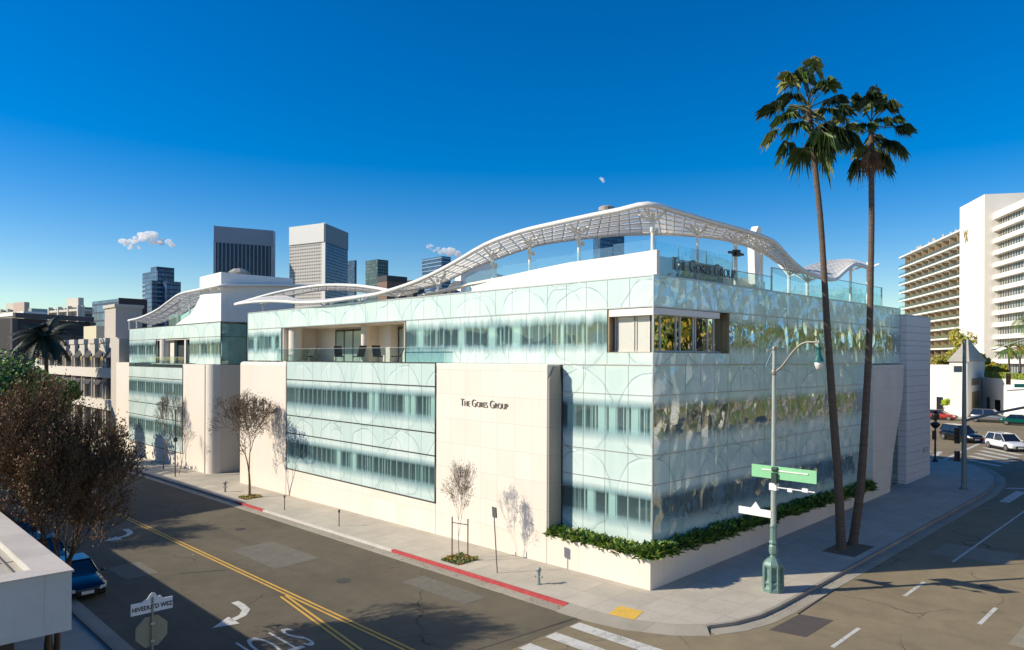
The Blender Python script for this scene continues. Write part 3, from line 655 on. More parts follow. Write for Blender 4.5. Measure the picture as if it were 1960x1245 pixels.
def post(x, y, z0=14.0, r=.09, dev=False):
    z1 = zcan((x, y)); mb = MB(); mb.tube([(x, y, z0), (x, y, z1-.1)], r, 10)
    for s in (-1, 1):
        mb.bar((x, y, z1-.55), (x+.0, y+s*.8, zcan((x, y+s*.8))-.05), .06, .1); mb.bar((x, y, z1-.55), (x+s*.7, y, zcan((x+s*.7, y))-.05), .06, .1)
    p = mb.build('canopy_post', M_white, B1)
    if dev:
        d = MB(); d.lathe([(.05, 0), (.09, .02), (.09, .2), (.04, .25)], (x+.2, y-.1, z1-1.1), 8); d.lathe([(.05, 0), (.09, .02), (.09, .2), (.04, .25)], (x-.2, y-.1, z1-1.05), 8); d.box(x-.2, y-.04, z1-1.0, x+.2, y, z1-.96); d.build('spotlight', M_white, p)
for px in (838, 943, 1014, 1108, 1192, 1249):
    if px in (1192,): continue
    q = PL(px, 550, 0, 1.0 if px < 1240 else .7); post(q.x, q.y, dev=px > 830)
for px in (760, 690, 625, 503): q = PL(px, 575, 0, 1.0); post(q.x, q.y, r=.06)
for px, dv in ((1335, 0), (1408, 1), (1457, 0), (1510, 0), (1545, 0), (1628, 0), (1661, 0)): q = PL(px, 540, 1, .75); post(q.x, q.y, r=.1 if px > 1400 else .06, dev=bool(dv))
mb = MB(); q = PL(1408, 486, 1, .7); mb.box(q.x-.75, q.y-.1, q.z-.05, q.x+.75, q.y+.05, q.z+.07); mb.box(q.x-.2, q.y-.2, q.z-.15, q.x+.2, q.y+.1, q.z+.2); mb.build('patio_heater', M_black, B1)
# roof furniture and boxes
mb = MB(); a = PD(882, 552, 66); mb.obox((a.x, a.y, 14), RT*3.2+FW*1.0, -RT*.8+FW*3.5, (0, 0, PD(882, 520, 66).z-14+.9)); mb.build('penthouse', M_wall, B1)
mb = MB(); mb.lathe([(1.9, 0), (1.9, .5), (1.5, 1.2), (.8, 1.5), (.1, 1.55)], (5.5, 22.5, 14), 20); mb.build('roof_dome', mat('blue grey roof metal', (.12, .16, .2), .4, .5), B1)
mb = MB(); mb.tube([(1.9, 17.2, 14.0), (1.9, 17.2, 14.9), (1.9, 16.8, 15.15), (1.9, 16.2, 15.1)], .25, 10); mb.tube([(1.7, 14.6, 14), (1.7, 14.6, 15.2)], .3, 12); mb.blob((1.8, 13.2, 14.5), (.6, .6, .35)); mb.build('roof_vent', mat('galvanised duct', (.55, .56, .56), .3, .7), B1, smooth=True)
mb = MB()
fin = [(1446, 545), (1444, 470), (1447, 445), (1452, 432.5), (1457, 436), (1459, 455), (1460, 500), (1462, 545)]
mb.extr([PL(a, b, 1, 3.4) for a, b in fin], (0, .5, 0)); mb.build('roof_fin', M_wall, B1, bevel=.04)
mb = MB(); mb.box(11, 4.2, 14, 19, 6, 15.7); mb.box(12, 3.2, 14, 16, 4.2, 14.9); mb.build('roof_wall', M_wall, B1)
mb = MB(); mb.box(19.8, 2.4, 14.02, 22.3, 3.6, 14.75); mb.build('roof_bench', mat('blue grey cushion', (.12, .17, .24), .8), B1)

# terrace chairs
def chair(mats):
    t = thing('lounge_chair', 'x', 'chair'); s = MB(); s.box(-.3, -.3, .34, .35, .3, .42); s.build('seat', mats[0], t, bevel=.02)
    b = MB(); b.obox((-.3, -.3, .4), (-.35, 0, .75), (0, .6, 0), (.06, 0, .03)); b.build('backrest', mats[0], t, bevel=.02)
    for x in (-.26, .3):
        for y in (-.27, .27): l = MB(); l.tube([(x, y, 0), (x*.9, y*.9, .36)], .02, 6); l.build('leg', mats[1], t)
    return t
ch0 = chair((mat('dark wicker', (.05, .045, .035), .8), mat('pale chair leg', (.5, .48, .42), .5)))
for i, (px, rz, lab) in enumerate(((590, 200, 'dark lounge chair at the far left end of the recessed terrace'), (648, 250, 'dark lounge chair on the terrace beside the far group of curtained doors'), (685, 90, 'dark lounge chair on the terrace in front of the plaster piers'), (722, 250, 'dark lounge chair on the terrace before the nearest pair of dark framed doors'), (757, 150, 'dark lounge chair at the near right end of the recessed terrace'))):
    c = ch0 if i == 0 else copy_tree(ch0); q = PL(px, 688, 0, .5); c.location = (.55, q.y, 10.1); c.rotation_euler.z = R(rz); c['label'] = lab; c['group'] = 'lounge chairs on the recessed terrace'; ORG[c.name] = Vector(c.location)

# planter plants
def rosettes(name, spots, label, m, size=.42, leaves=14):
    mb = MB(); rr = random.Random(3)
    for (x, y, z) in spots:
        for k in range(leaves):
            a = rr.uniform(0, 2*PI); el = rr.uniform(.05, 1.3); L = size*rr.uniform(.7, 1.25); d = Vector((cos(a)*cos(el), sin(a)*cos(el), sin(el)))
            p = Vector((x, y, z))+d*.05; s = Vector((-sin(a), cos(a), 0))*L*.17; tip = p+d*L+Vector((0, 0, -.05)); mid = p+d*L*.55+Vector((0, 0, .03))
            mb.add([p, mid-s, tip, mid+s], [(0, 1, 2, 3)], rr.choice((0, 1, 1, 2)) if y > -.2 or x < 1 else rr.choice((0, 0, 1, 1, 2)))  # brighter leaf mix on the sunlit part, sunlight put into leaf colour
    o = mb.build(name, m); return tag(o, label, 'shrubs', kind='stuff')
M_leafs = [mat('leaf deep green', (.035, .085, .018), .45, var=.3, trans=.2), mat('leaf mid green', (.12, .25, .04), .45, var=.3, trans=.2), mat('leaf yellow green', (.36, .44, .08), .5, var=.3, trans=.25)]
rr = random.Random(8); sp = []
for i in range(170): sp.append((rr.uniform(-1.0, -.3), rr.uniform(-.5, 5.7), 1.12+rr.uniform(.12, .42)))
for i in range(800): sp.append((rr.uniform(-.8, 25.3), rr.uniform(-.78, -.15), 1.12+rr.uniform(.15, .55)))
for i in range(26): sp.append((rr.uniform(-.9, .8), rr.uniform(-.75, -.3), 1.12+rr.uniform(.2, .6)))
rosettes('planter_shrubs', sp, 'glossy green leafy shrubs filling the low limestone planter round the glass corner', M_leafs)

# ------------------------------------------------------------------ rear wing of the same street
B2 = thing('office_building', 'farther glass and limestone wing with a white plaster stair box on its roof', 'building', (0, 49.09, 0))
Y0, Y1 = 49.09, 75.97
ps = [('spandrel_pane', 12.35, 13.72, Y0, Y1), ('window_pane', 9.7, 12.35, Y0, 56.85), ('window_pane', 9.7, 12.35, 66.8, Y1), ('window_pane', 9.0, 9.6, 56, Y1-.1)]
for kd, z0, z1, a, b in ps:
    n = max(1, round((b-a)/1.36))
    for i in range(n):
        mb = MB(); mb.box(-.02, a+(b-a)*i/n+.01, z0+.01, 0, a+(b-a)*(i+1)/n-.01, z1-.01); mb.build(kd, M_fr2, B2)
for z0, z1 in ((8.1, 9.35), (5.3, 8.1), (3.9, 5.3), (.75, 3.9)):
    for i in range(12):
        a = 55.85; b = 72.6; mb = MB(); mb.box(-1.06, a+(b-a)*i/12+.01, z0+.01, -1.04, a+(b-a)*(i+1)/12-.01, z1-.01); mb.build('window_pane' if z1-z0 > 2 else 'spandrel_pane', M_fr2, B2)
for i in range(2):
    mb = MB(); mb.box(.03+i*2.5, Y0-.02, 12.36, 2.5+i*2.5, Y0, 13.7); mb.box(.03+i*2.5, Y0-.02, 9.72, 2.5+i*2.5, Y0, 12.33); mb.build('side_pane', clear_glass('shaded side glass', (.9, .97, .95), .14) if i == 0 else bpy.data.materials['shaded side glass'], B2)
MB().box(.2, Y0+.25, 9.75, 5.4, Y0+.4, 13.6).build('backing', mat('pale green blind', (.62, .74, .68), .8, var=.25, scale=1.5), B2)  # panel added behind the panes to lighten the dark side glass
mb = MB(); mb.box(-.04, Y0-.04, 13.7, .02, Y1, 13.76); mb.box(-.04, Y0-.04, 12.33, .02, Y1, 12.37); mb.box(-.05, Y0-.05, 9.7, 0, Y0, 13.76); mb.box(0, Y0-.04, 12.33, 6, Y0, 12.37); mb.box(0, Y0-.04, 13.7, 6, Y0, 13.76); mb.box(2.5, Y0-.04, 9.7, 2.55, Y0, 13.7); mb.build('facade_rail', M_dkrail, B2)
mb = MB()
for z in (.73, 3.9, 5.3, 8.1, 9.33): mb.box(-1.09, 55.8, z-.03, -1.04, 72.65, z+.03)
mb.box(-1.09, 55.77, .73, -1.04, 55.84, 9.35); mb.build('window_frame', M_dkrail, B2)
mb = MB(); mb.box(-1.04, 55.84, -2.4, -.6, 72.6, .7); mb.box(-.6, 49.3, -2.4, 0, 56, 9.68); mb.box(-1.04, 50.3, -2.4, -.6, 55.82, 9.68); mb.box(-1.04, 72.66, -2.4, 0, 77.5, 9.72)
mb.tube([(-.04, 49.85, -2.4), (-.04, 49.85, 9.68)], 1.0, 32); mb.box(-.04, 48.86, -2.4, 5.5, 49.6, 9.68)
mb.build('stone_wall', M_stone2, B2)
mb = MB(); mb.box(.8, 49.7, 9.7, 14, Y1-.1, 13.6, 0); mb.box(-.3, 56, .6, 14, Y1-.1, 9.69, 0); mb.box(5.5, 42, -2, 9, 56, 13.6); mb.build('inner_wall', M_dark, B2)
mb = MB()
for i in range(30):
    y = Y0+.3+i*.9
    if 56.6 < y < 66.8: continue
    mb.box(.3, y, 9.7, .4, y+(.35 if i % 3 == 0 else .06), 12.3)
for i in range(24):
    y = 56+i*.7
    for z0, z1 in ((.8, 3.8), (5.3, 8.1)): mb.box(-.9, y, z0, -.8, y+(.3 if i % 4 == 0 else .06), z1)
mb.build('mullion', [M_cream], B2)
mb = MB(); mb.box(.05, 56.9, 12.2, .79, 66.75, 12.33); mb.box(-.5, 56, 9.6, .79, 66.8, 9.69); mb.tube([(.4, 64.6, 9.7), (.4, 64.6, 12.3)], .7, 20); mb.box(.1, 58.2, 9.7, .3, 58.6, 12.3); mb.box(.45, 62.5, 9.7, .78, 66.8, 12.2); mb.build('terrace_wall', M_cream, B2)
mb = MB(); mb.box(-.9, 56, 9.45, -.88, 72.5, 10.35); q_ = mb.build('terrace_guard', M_guard, B2); MB().box(-.93, 56, 10.35, -.86, 72.5, 10.39).build('guard_rail', M_alu, q_)
mb = MB(); mb.extr([(0, y, z) for y, z in [(49.1, 13.77), (49.1, 18.45), (54.3, 18.35), (54.3, 16.3), (54.9, 15.9), (56.0, 15.1), (57.2, 14.6), (59.2, 14.2), (61, 13.78)]], (.5, 0, 0)); mb.box(.5, 49.1, 13.77, 7.3, 54.3, 18.4)
mb.box(-.02, 49.05, 16.6, 7.35, 49.09, 16.7); mb.build('stair_box', mat('white stair plaster', (.78, .77, .74), .75, var=.04), B2, bevel=.04)
ob = [PL(a, b, 0, -.4) for a, b in [(246, 614), (270, 608), (300, 594), (325, 576), (345, 563), (380, 555), (422, 547)]]+[PL(a, b, 1, 48.4) for a, b in [(475, 545.5), (530, 546), (585, 547), (640, 549)]]
ib = [p+Vector((2.8, .5, -.35)) for p in ob[:6]]+[ob[6]+Vector((2.6, 2.4, 0))]+[p+Vector((.6, 2.3, .1)) for p in ob[7:]]
canopy(ob, ib, B2, 3, 3)
mb = MB()
for px in (248, 262, 340, 363): 
    q = PL(px, 600, 0, .6); mb.tube([(q.x, q.y, 13.7), (q.x, q.y, PL(px, {248: 614, 262: 610, 340: 568, 363: 562}[px], 0, .6).z)], .09, 8)
mb.build('canopy_post', M_white, B2)
mb = MB(); mb.box(.4, 57, 13.7, .42, 64, 15.0); mb.build('roof_guard', M_guard, B2)
mb = MB(); q = PD(410, 518, 62); mb.lathe([(.05, 0), (.05, .35), (1.1, .45), (.6, .8), (.05, .9)], (3, 52, 18.4), 10); mb.build('roof_umbrella', mat('grey canvas', (.35, .34, .31), .8), B2)

# ------------------------------------------------------------------ vegetation
M_bark = mat('brown bark', (.13, .095, .06), .85, var=.3, scale=6, bump=.4); M_bark2 = mat('pale bark', (.20, .145, .095), .85, var=.25, scale=6, bump=.4)
M_brn = mat('dark brown twig', (.13, .075, .035), .85, var=.45, scale=1.2); M_dry = mat('dry brown leaf', (.15, .065, .025), .7, var=.45, scale=1.5, trans=.2); M_olive = mat('olive leaf', (.10, .10, .03), .7, var=.4, scale=1.5, trans=.2)
def bare_tree(loc, h, label, seed, r0=.09, fork=.35, spread=.55, depth=6, leafn=0, m=None, group=None, twig=.008, stems=1, lean=(0, 0), parts=True, kids=(2, 3), leafs=.06, stretch=1.0, rad=None, thick=1):
    rr = random.Random(seed); t = thing('bare_tree', label, 'tree', (loc[0], loc[1], g(loc[0], loc[1])), group)
    tr = MB(); cr = MB(); lf = MB(); z0 = g(loc[0], loc[1])
    def grow(p, d, L, r, k):
        n = 3; pts = [p]; q = p.copy(); dd = d.copy()
        for i in range(n):
            dd = (dd+Vector((rr.gauss(0, .10), rr.gauss(0, .10), .05+rr.gauss(0, .05)))).normalized(); q = q+dd*L/n; pts.append(q.copy())
        r1 = max(twig, r*.62)
        (tr if k >= depth-1 else cr).tube(pts, [r+(r1-r)*i/n for i in range(n+1)], 6 if k >= depth-2 else 3, 0, cap=False)
        if k <= 0:
            if leafn:
                for _ in range(leafn):
                    c = pts[-1]+Vector((rr.gauss(0, .15), rr.gauss(0, .15), rr.gauss(0, .15))); a = Vector((rr.gauss(0, 1), rr.gauss(0, 1), rr.gauss(0, 1))).normalized()*leafs; b = a.orthogonal().normalized()*leafs*.6
                    lf.add([c-a, c-b, c+a, c+b], [(0, 1, 2, 3)], 0 if rr.random() < .75 else 1)
            return
        nk = rr.randint(*kids); base = rr.uniform(0, 2*PI)
        for i in range(nk):
            az = base+2*PI*i/nk+rr.gauss(0, .3); tilt = spread*rr.uniform(.55, 1.25)
            o = dd.orthogonal().normalized(); o = Matrix.Rotation(az, 3, dd) @ o
            nd = (dd*cos(tilt)+o*sin(tilt)); nd = Vector((nd.x, nd.y, nd.z*stretch)).normalized()
            grow(pts[-1] if i else pts[-1], nd, L*rr.uniform(.68, .9), r1*.85, k-1)
        if k < depth-1 and k > 1 and rr.random() < .8:
            mid = pts[2]; o = Matrix.Rotation(rr.uniform(0, 2*PI), 3, dd) @ dd.orthogonal().normalized(); grow(mid, (dd*.6+o*.7).normalized(), L*.6, r1*.6, k-2 if k > 2 else 0)
    for s in range(stems):
        b = Vector((loc[0]+rr.uniform(-.06, .06)*stems, loc[1]+rr.uniform(-.06, .06)*stems, z0-.1))
        d = Vector((lean[0]+rr.uniform(-.15, .15)*(stems > 1), lean[1]+rr.uniform(-.15, .15)*(stems > 1), 1)).normalized()
        L = h*fork; grow(b, d, L, r0, depth)
    T = tr.build('trunk', m or M_bark, t, smooth=True); C_ = cr.build('crown', m or M_bark, t)
    # scale height exactly
    zs = max(v[2] for v in cr.v)-z0; k = h/zs; kx = k
    if rad:
        D_ = sorted(math.hypot(v[0]-loc[0], v[1]-loc[1]) for v in cr.v); kx = rad/D_[int(len(D_)*.97)]
    for ob_ in (T, C_): ob_.scale = (kx, kx, k)
    if lf.v: o = lf.build('leaves', [M_dry, M_olive], t); o.scale = T.scale
    return t
bare_tree((-3.43, 35.25), 8.3, 'bare street tree with a wide twiggy crown beside the gap between both wings', 4, .13, .2, .46, 8, 1, M_bark2, twig=.014, lean=(0, 0), leafs=.06, rad=3.0)
t2_ = bare_tree((-3.6, 9.61), 5.3, 'slim young bare tree tied between wooden stakes below the wall lettering', 21, .05, .22, .36, 7, 1, M_bark2, twig=.007, leafs=.045, rad=1.15)
bare_tree((-2.7, 56.3), 8.0, 'slender bare tree on the pavement in front of the far lower glass panel', 9, .09, .2, .4, 7, 0, M_bark2, twig=.011, rad=1.9)
bare_tree((-2.9, 51.5), 4.4, 'small thin bare tree close to the rounded stone corner of the farther wing', 12, .04, .25, .33, 5, 1, M_bark2, twig=.006, leafs=.04)
bare_tree((-21.9, 11.0), 10.6, 'big dense brown twiggy tree rising beside the flat white roof at the left edge', 31, .15, .16, .3, 8, 4, M_brn, twig=.014, stems=3, leafs=.05, kids=(2, 3), rad=2.8)
bare_tree((-21.9, 36.5), 9.6, 'brown twiggy tree behind the big one, over the parked blue cars', 33, .15, .17, .33, 8, 3, M_brn, twig=.014, stems=3, leafs=.06, rad=4.0)
bare_tree((-20.9, 45), 9.8, 'dark twiggy street tree farthest back on the left pavement', 37, .15, .17, .36, 7, 3, M_brn, twig=.018, stems=3, leafs=.08, rad=4.2)
for x, y in ((-3.78, 9.95), (-3.35, 9.35)):
    pass
st = thing('tree_stakes', 'pair of brown wooden stakes holding the slim young tree', 'stakes', (-3.6, 9.61, g(-3.6, 9.61)))
for dx, dy in ((-.12, .5), (.12, -.5)):
    mb = MB(); mb.tube([(-3.6+dx, 9.61+dy, g(-3.6, 9.61)-.1), (-3.6+dx, 9.61+dy, 2.0)], .035, 8); mb.build('stake', mat('stake wood', (.24, .12, .06), .8), st)
mb = MB(); mb.bar((-3.72, 10.11, 1.7), (-3.48, 9.11, 1.7), .02, .04); mb.build('tie', M_black, st)
def pit(cx, cy, s, mts, label, n=500):
    q = drape('tree_pit', [(cx-s, cy-s), (cx+s, cy-s), (cx+s, cy+s), (cx-s, cy+s)], .006, mat('pit soil', (.10, .075, .045), .95, var=.3), kind='structure')
    mb = MB(); rr = random.Random(int(abs(cx*10)))
    for i in range(n):
        x = cx+rr.uniform(-s, s); y = cy+rr.uniform(-s, s); z = g(x, y)+rr.uniform(.02, .14); a = Vector((rr.gauss(0, 1), rr.gauss(0, 1), rr.gauss(0, .5))).normalized()*.07; b = a.orthogonal().normalized()*.045
        mb.add([Vector((x, y, z))-a, Vector((x, y, z))-b, Vector((x, y, z))+a, Vector((x, y, z))+b], [(0, 1, 2, 3)], rr.randint(0, len(mts)-1))
    tag(mb.build('ground_cover', mts), label, 'ground cover', kind='stuff')
M_orange = mat('orange leaf litter', (.45, .2, .03), .8, var=.3)
pit(-3.6, 9.61, .72, [M_leafs[1], M_leafs[0], M_orange], 'patch of low green ground cover round the staked young tree')
pit(-3.43, 35.1, .7, [M_orange, M_leafs[2], M_dry], 'scatter of orange leaves round the foot of the wide crowned street tree', 350)
drape('tree_pit', [(10.1, -3.55), (12.8, -3.55), (12.8, -5.25), (10.1, -5.25)], .006, mat('dry pit soil', (.17, .13, .085), .95, var=.35, scale=5))
# leafy trees
def leafy(loc, h, rc, label, seed, mats, n=2600, group=None, name='leafy_tree', lsz=.16, tr=.18, z0=None, blobs=9, low=.35, cat='tree'):
    rr = random.Random(seed); z0 = g(loc[0], loc[1]) if z0 is None else z0
    t = thing(name, label, cat, (loc[0], loc[1], z0), group); mb = MB(); c0 = Vector((loc[0], loc[1], z0))
    mb.tube([c0, c0+Vector((.05, .05, h*.3)), c0+Vector((.15, -.1, h*.62))], [tr, tr*.8, tr*.4], 8)
    cl = []
    for i in range(blobs):
        a = rr.uniform(0, 2*PI); q = rr.uniform(.1, .75)*rc; zz = h*(low+(1-low)*rr.uniform(.15, .88)); c = c0+Vector((q*cos(a), q*sin(a), zz)); cl.append((c, rc*rr.uniform(.3, .55)))
        mb.tube([c0+Vector((0, 0, h*.35)), c0.lerp(c, .6)+Vector((0, 0, h*.1)), c], [tr*.5, tr*.3, .03], 5)
    mb.build('trunk', M_bark, t)
    lf = MB()
    for i in range(n):
        c, r = cl[rr.randrange(len(cl))]; d = Vector((rr.gauss(0, 1), rr.gauss(0, 1), rr.gauss(0, .8))).normalized()*r*rr.uniform(.55, 1.1)
        p = c+d; a = Vector((rr.gauss(0, 1), rr.gauss(0, 1), rr.gauss(0, 1))).normalized()*lsz; b = a.orthogonal().normalized()*lsz*.6
        lf.add([p-a, p-b, p+a, p+b], [(0, 1, 2, 3)], rr.randrange(len(mats)))
    lf.build('crown', mats, t); return t
def fan_palm(loc, pts, label, seed, rf=1.9, nf=46, rad=(.30, .17), crown_mats=None, group=None, dead=8, blade=1.0):
    """fan palm: ringed trunk along pts, petioles with pleated drooping fans"""
    rr = random.Random(seed); t = thing('fan_palm', label, 'palm tree', loc, group)
    P = catmull([Vector(p) for p in pts], 14); n = len(P); tr = MB()
    tr.tube(P, [(rad[0]+(rad[1]-rad[0])*min(1, (i/(n-1))*1.6))*(1.35-.35*min(1, i/3))*(1+.05*(i % 2)) for i in range(n)], 12); tr.build('trunk', mat('ringed palm bark', (.12, .085, .06), .9, var=.45, scale=1.2, bump=.6, bscale=12, sc=(1, 1, 9)), t, smooth=False)
    top = P[-1]; lf = MB(); pe = MB()
    for k in range(nf+dead):
        isd = k >= nf; az = rr.uniform(0, 2*PI); f = k/nf
        el = rr.uniform(-1.35, -.9) if isd else (1.35-2.5*f+rr.gauss(0, .16))
        L = rf*rr.uniform(.5, .75)*(.7 if isd else 1); d = Vector((cos(az)*cos(el), sin(az)*cos(el), sin(el)))
        st_ = top+Vector((0, 0, .35-.9*f)); e = st_+d*L+Vector((0, 0, -.12*L*max(0, cos(el))))
        pe.tube([st_, st_.lerp(e, .5)+Vector((0, 0, .06)), e], [.03, .022, .014], 4, 1 if isd else 0)
        fd = (e-st_).normalized(); side = fd.cross(UP)
        side = side.normalized() if side.length > .05 else Vector((1, 0, 0)); nn = side.cross(fd)
        m_ = 3 if isd else (0 if rr.random() < .55 else 1 if rr.random() < .6 else 2)
        ns = 22; FR = rf*rr.uniform(.30, .46)*blade
        for s in range(ns):
            th = (s/(ns-1)-.5)*R(190); dr = fd*cos(th)+side*sin(th); ln = FR*(1-.25*abs(s/(ns-1)-.5)*2)*rr.uniform(.85, 1.1)
            wv = (-fd*sin(th)+side*cos(th))*ln*.07; mid = e+dr*ln*.55+nn*.06*(1 if s % 2 else -1); tip = e+dr*ln+Vector((0, 0, -ln*rr.uniform(.35, .85)))
            lf.add([e, mid-wv, tip, mid+wv], [(0, 1, 2), (0, 2, 3)], m_)
            if rr.random() < .5: lf.add([tip, tip+Vector((rr.gauss(0, .03), rr.gauss(0, .03), -.25*ln)), tip+wv*.4], [(0, 1, 2)], m_)
    cr = lf.build('crown', crown_mats or [mat('palm leaf dark', (.035, .06, .015), .5, var=.3, trans=.2), mat('palm leaf', (.085, .14, .03), .5, var=.3, trans=.25), mat('palm leaf olive', (.20, .22, .05), .55, var=.3, trans=.2), mat('dead palm leaf', (.25, .16, .10), .8, var=.3)], t)
    pe.build('leaf_stalk', [mat('palm stalk', (.12, .13, .05), .6), MC['dead palm leaf'] if 'dead palm leaf' in MC else M_dry], t)
    return t
def on_col(px, py, p0):   # point above the pavement seen at that height, same distance
    D = (p0-CAMP).dot(FW); return CAMP+ray(px, py)*D
b1 = Vector((11.12, -4.16, g(11.1, -4.2))); b2_ = Vector((12.5, -4.2, g(12.8, -4.2)))
fan_palm(b1, [b1-Vector((0, 0, .2))]+[on_col(a, b, b1) for a, b in ((1606, 950), (1594, 780), (1583, 620), (1572, 440), (1561, 330), (1548, 210))], 'taller fan palm with a leaning ringed trunk, left of the twin palms on the pavement', 5, 2.65, 40, (.25, .145), dead=1)
fan_palm(b2_, [b2_-Vector((0, 0, .2))]+[on_col(a, b, b2_) for a, b in ((1646, 940), (1656, 800), (1664, 640), (1668, 450), (1668, 350), (1668, 243))], 'shorter fan palm with a straight upper trunk, right of the twin palms on the pavement', 15, 2.15, 34, (.24, .145), dead=2)

# ------------------------------------------------------------------ street furniture
M_verd = mat('verdigris painted iron', (.16, .26, .23), .5, .2, var=.35, scale=2.2, bump=.2); M_teal = mat('dark teal lantern', (.01, .12, .11), .4)
def P3(x, y, dz=0): return Vector((x, y, g(x, y)+dz))
lb = P3(2.57, -4.65)
LP = thing('street_lamp', 'tall ornate verdigris street lamp with curved arm and street signs on the corner', 'street lamp', lb)
prof = [(.46, -.05), (.46, .14), (.41, .2), (.39, .3), (.44, .36), (.44, .42), (.36, .5), (.35, .62), (.35, .98), (.40, 1.06), (.44, 1.12), (.44, 1.2), (.36, 1.32), (.26, 1.42), (.15, 1.5), (.13, 1.6), (.19, 1.66), (.2, 1.75), (.2, 1.98), (.15, 2.06), (.2, 2.12), (.2, 2.18), (.155, 2.24), (.15, 2.8), (.17, 2.84), (.17, 2.9), (.135, 2.95)]
MB().lathe(prof, lb, 8, ph=.2).build('base', M_verd, LP)
mb = MB()
for k in range(8):
    a = 2*PI*k/8+.2; mb.obox((lb.x+.33*cos(a)-.05*sin(a), lb.y+.33*sin(a)+.05*cos(a), lb.z+.1), (.1*sin(a), -.1*cos(a), 0), (.13*cos(a), .13*sin(a), 0), (0, 0, 1.05))
mb.build('base_fin', M_verd, LP, bevel=.01)
MB().tube([lb+Vector((0, 0, 2.9)), lb+Vector((0, 0, 10.7))], [.125, .07], 10).build('pole', mat('pale green grey pole', (.38, .43, .39), .5, .2, var=.15), LP)
arm = MB(); ap = catmull([lb+Vector((0, 0, 9.7)), lb+Vector((0, -.35, 9.95)), lb+Vector((0, -.95, 10.7)), lb+Vector((0, -1.4, 11.0)), lb+Vector((0, -2.0, 11.0))], 5); arm.tube(ap, .045, 8); arm.blob(ap[-1], (.07, .07, .12)); arm.blob(lb+Vector((0, 0, 9.7)), (.12, .12, .2)); arm.blob(lb+Vector((0, 0, 10.75)), (.1, .1, .15))
arm.build('arm', mat('worn bronze arm', (.30, .28, .24), .5, .4, var=.3), LP, smooth=True)
q = ap[-1]; lan = MB().lathe([(.03, -.1), (.06, -.2), (.14, -.22), (.14, -.26), (.08, -.3), (.11, -.55), (.2, -.78), (.24, -.82)][::-1], q, 12).build('lantern', M_teal, LP, smooth=False)
MB().lathe([(.03, -1.16), (.12, -1.12), (.17, -.95), (.19, -.83)], q, 12).build('globe', mat('lantern glass', (.72, .72, .68), .25), lan, smooth=True)
mb = MB(); mb.tube([lb+Vector((0, .05, 10.1)), lb+Vector((0, .38, 9.95)), lb+Vector((0, .1, 10.6)), lb+Vector((0, -.3, 11.15)), lb+Vector((0, -.22, 11.2)), lb+Vector((0, .05, 10.75))], .035, 6); mb.build('antenna_panel', mat('blue grey panel', (.16, .26, .32), .4), LP)
def plate(parent, name, y0, y1, z0, z1, col, x=-.16, th=.03):
    return MB().box(lb.x+x-th, lb.y+y0, z0, lb.x+x, lb.y+y1, z1).build(name, col, parent)
M_sgreen = mat('pale sunlit green sign', (.24, .56, .30), .5, var=.08); M_swhite = mat('white sign face', (.78, .77, .74), .5, var=.05)  # green made pale for the sun on this sign face
sg = plate(LP, 'street_sign', -2.0, .95, 5.12, 5.68, M_sgreen); plate(sg, 'sign_bracket', -1.65, .45, 5.47, 5.52, M_swhite, x=-.195)
mb = MB(); mb.box(lb.x-.32, lb.y-.28, 4.95, lb.x-.1, lb.y-.04, 5.4); mb.lathe([(.11, -.12), (.11, .12)], (lb.x-.2, lb.y-.16, 5.55), 10, ax='y'); mb.build('signal_box', mat('dark green box', (.02, .05, .035), .5), LP)
mb = MB(); mb.bar((lb.x-.1, lb.y, 4.75), (lb.x-.1, lb.y-1.9, 4.75), .04, .04); mb.box(lb.x-.14, lb.y-.9, 4.62, lb.x-.06, lb.y-.7, 4.78); mb.box(lb.x-.14, lb.y-1.6, 4.7, lb.x-.06, lb.y-1.35, 4.86); mb.box(lb.x-.15, lb.y-.2, 4.6, lb.x+.12, lb.y+.14, 4.9); mb.build('camera_bracket', M_swhite, LP)
mb = MB(); mb.extr([(lb.x-.1, lb.y+a, b) for a, b in [(.06, 3.35), (1.62, 3.35), (1.62, 3.68), (1.02, 3.68), (.78, 3.98), (.56, 3.68), (.06, 3.68)]], (-.03, 0, 0)); mb.build('street_sign', M_swhite, LP, label='white street name plate with a pointed crest')
# traffic poles
M_pole = mat('grey green signal pole', (.20, .24, .24), .5, .3, var=.15)
def signal(parent, c, d, mats=None, h=1.0, name='signal_head'):
    """three-lamp head facing direction d"""
    d = Vector(d).normalized(); s = d.cross(UP); c = Vector(c); mb = MB(); mb.obox(c-s*.17-UP*h/2-d*.1, s*.34, d*.2, UP*h); 
    for i in range(3):
        k = c+UP*(h*.32*(1-i))+d*.1; mb.tube([k, k+d*.16], .13, 10)
    o = mb.build(name, M_black, parent); 
    l = MB()
    for i in range(3): k = c+UP*(h*.32*(1-i))+d*.1; l.tube([k+d*.02, k+d*.165], .11, 10)
    l.build('lens', mat('dull signal lens', (.08, .03, .02), .3), o); return o
tb = P3(32.75, -4.28)
TP = thing('traffic_light', 'tall grey traffic signal pole with a rising mast arm beyond the palms', 'traffic light', tb)
MB().lathe([(.3, 0), (.3, .08), (.2, .14), (.185, .3)], tb, 14).build('base', M_pole, TP)
MB().tube([tb+UP*.2, tb+UP*6, tb+UP*11.0], [.18, .15, .11], 12).build('pole', M_pole, TP)
mp = [tb+Vector((0, 0, 5.0)), tb+Vector((0, -2, 5.7)), tb+Vector((0, -5, 6.5)), tb+Vector((0, -9, 7.2)), tb+Vector((0, -13, 7.4))]
MB().tube(catmull(mp, 4), .09, 8).build('mast_arm', M_pole, TP)
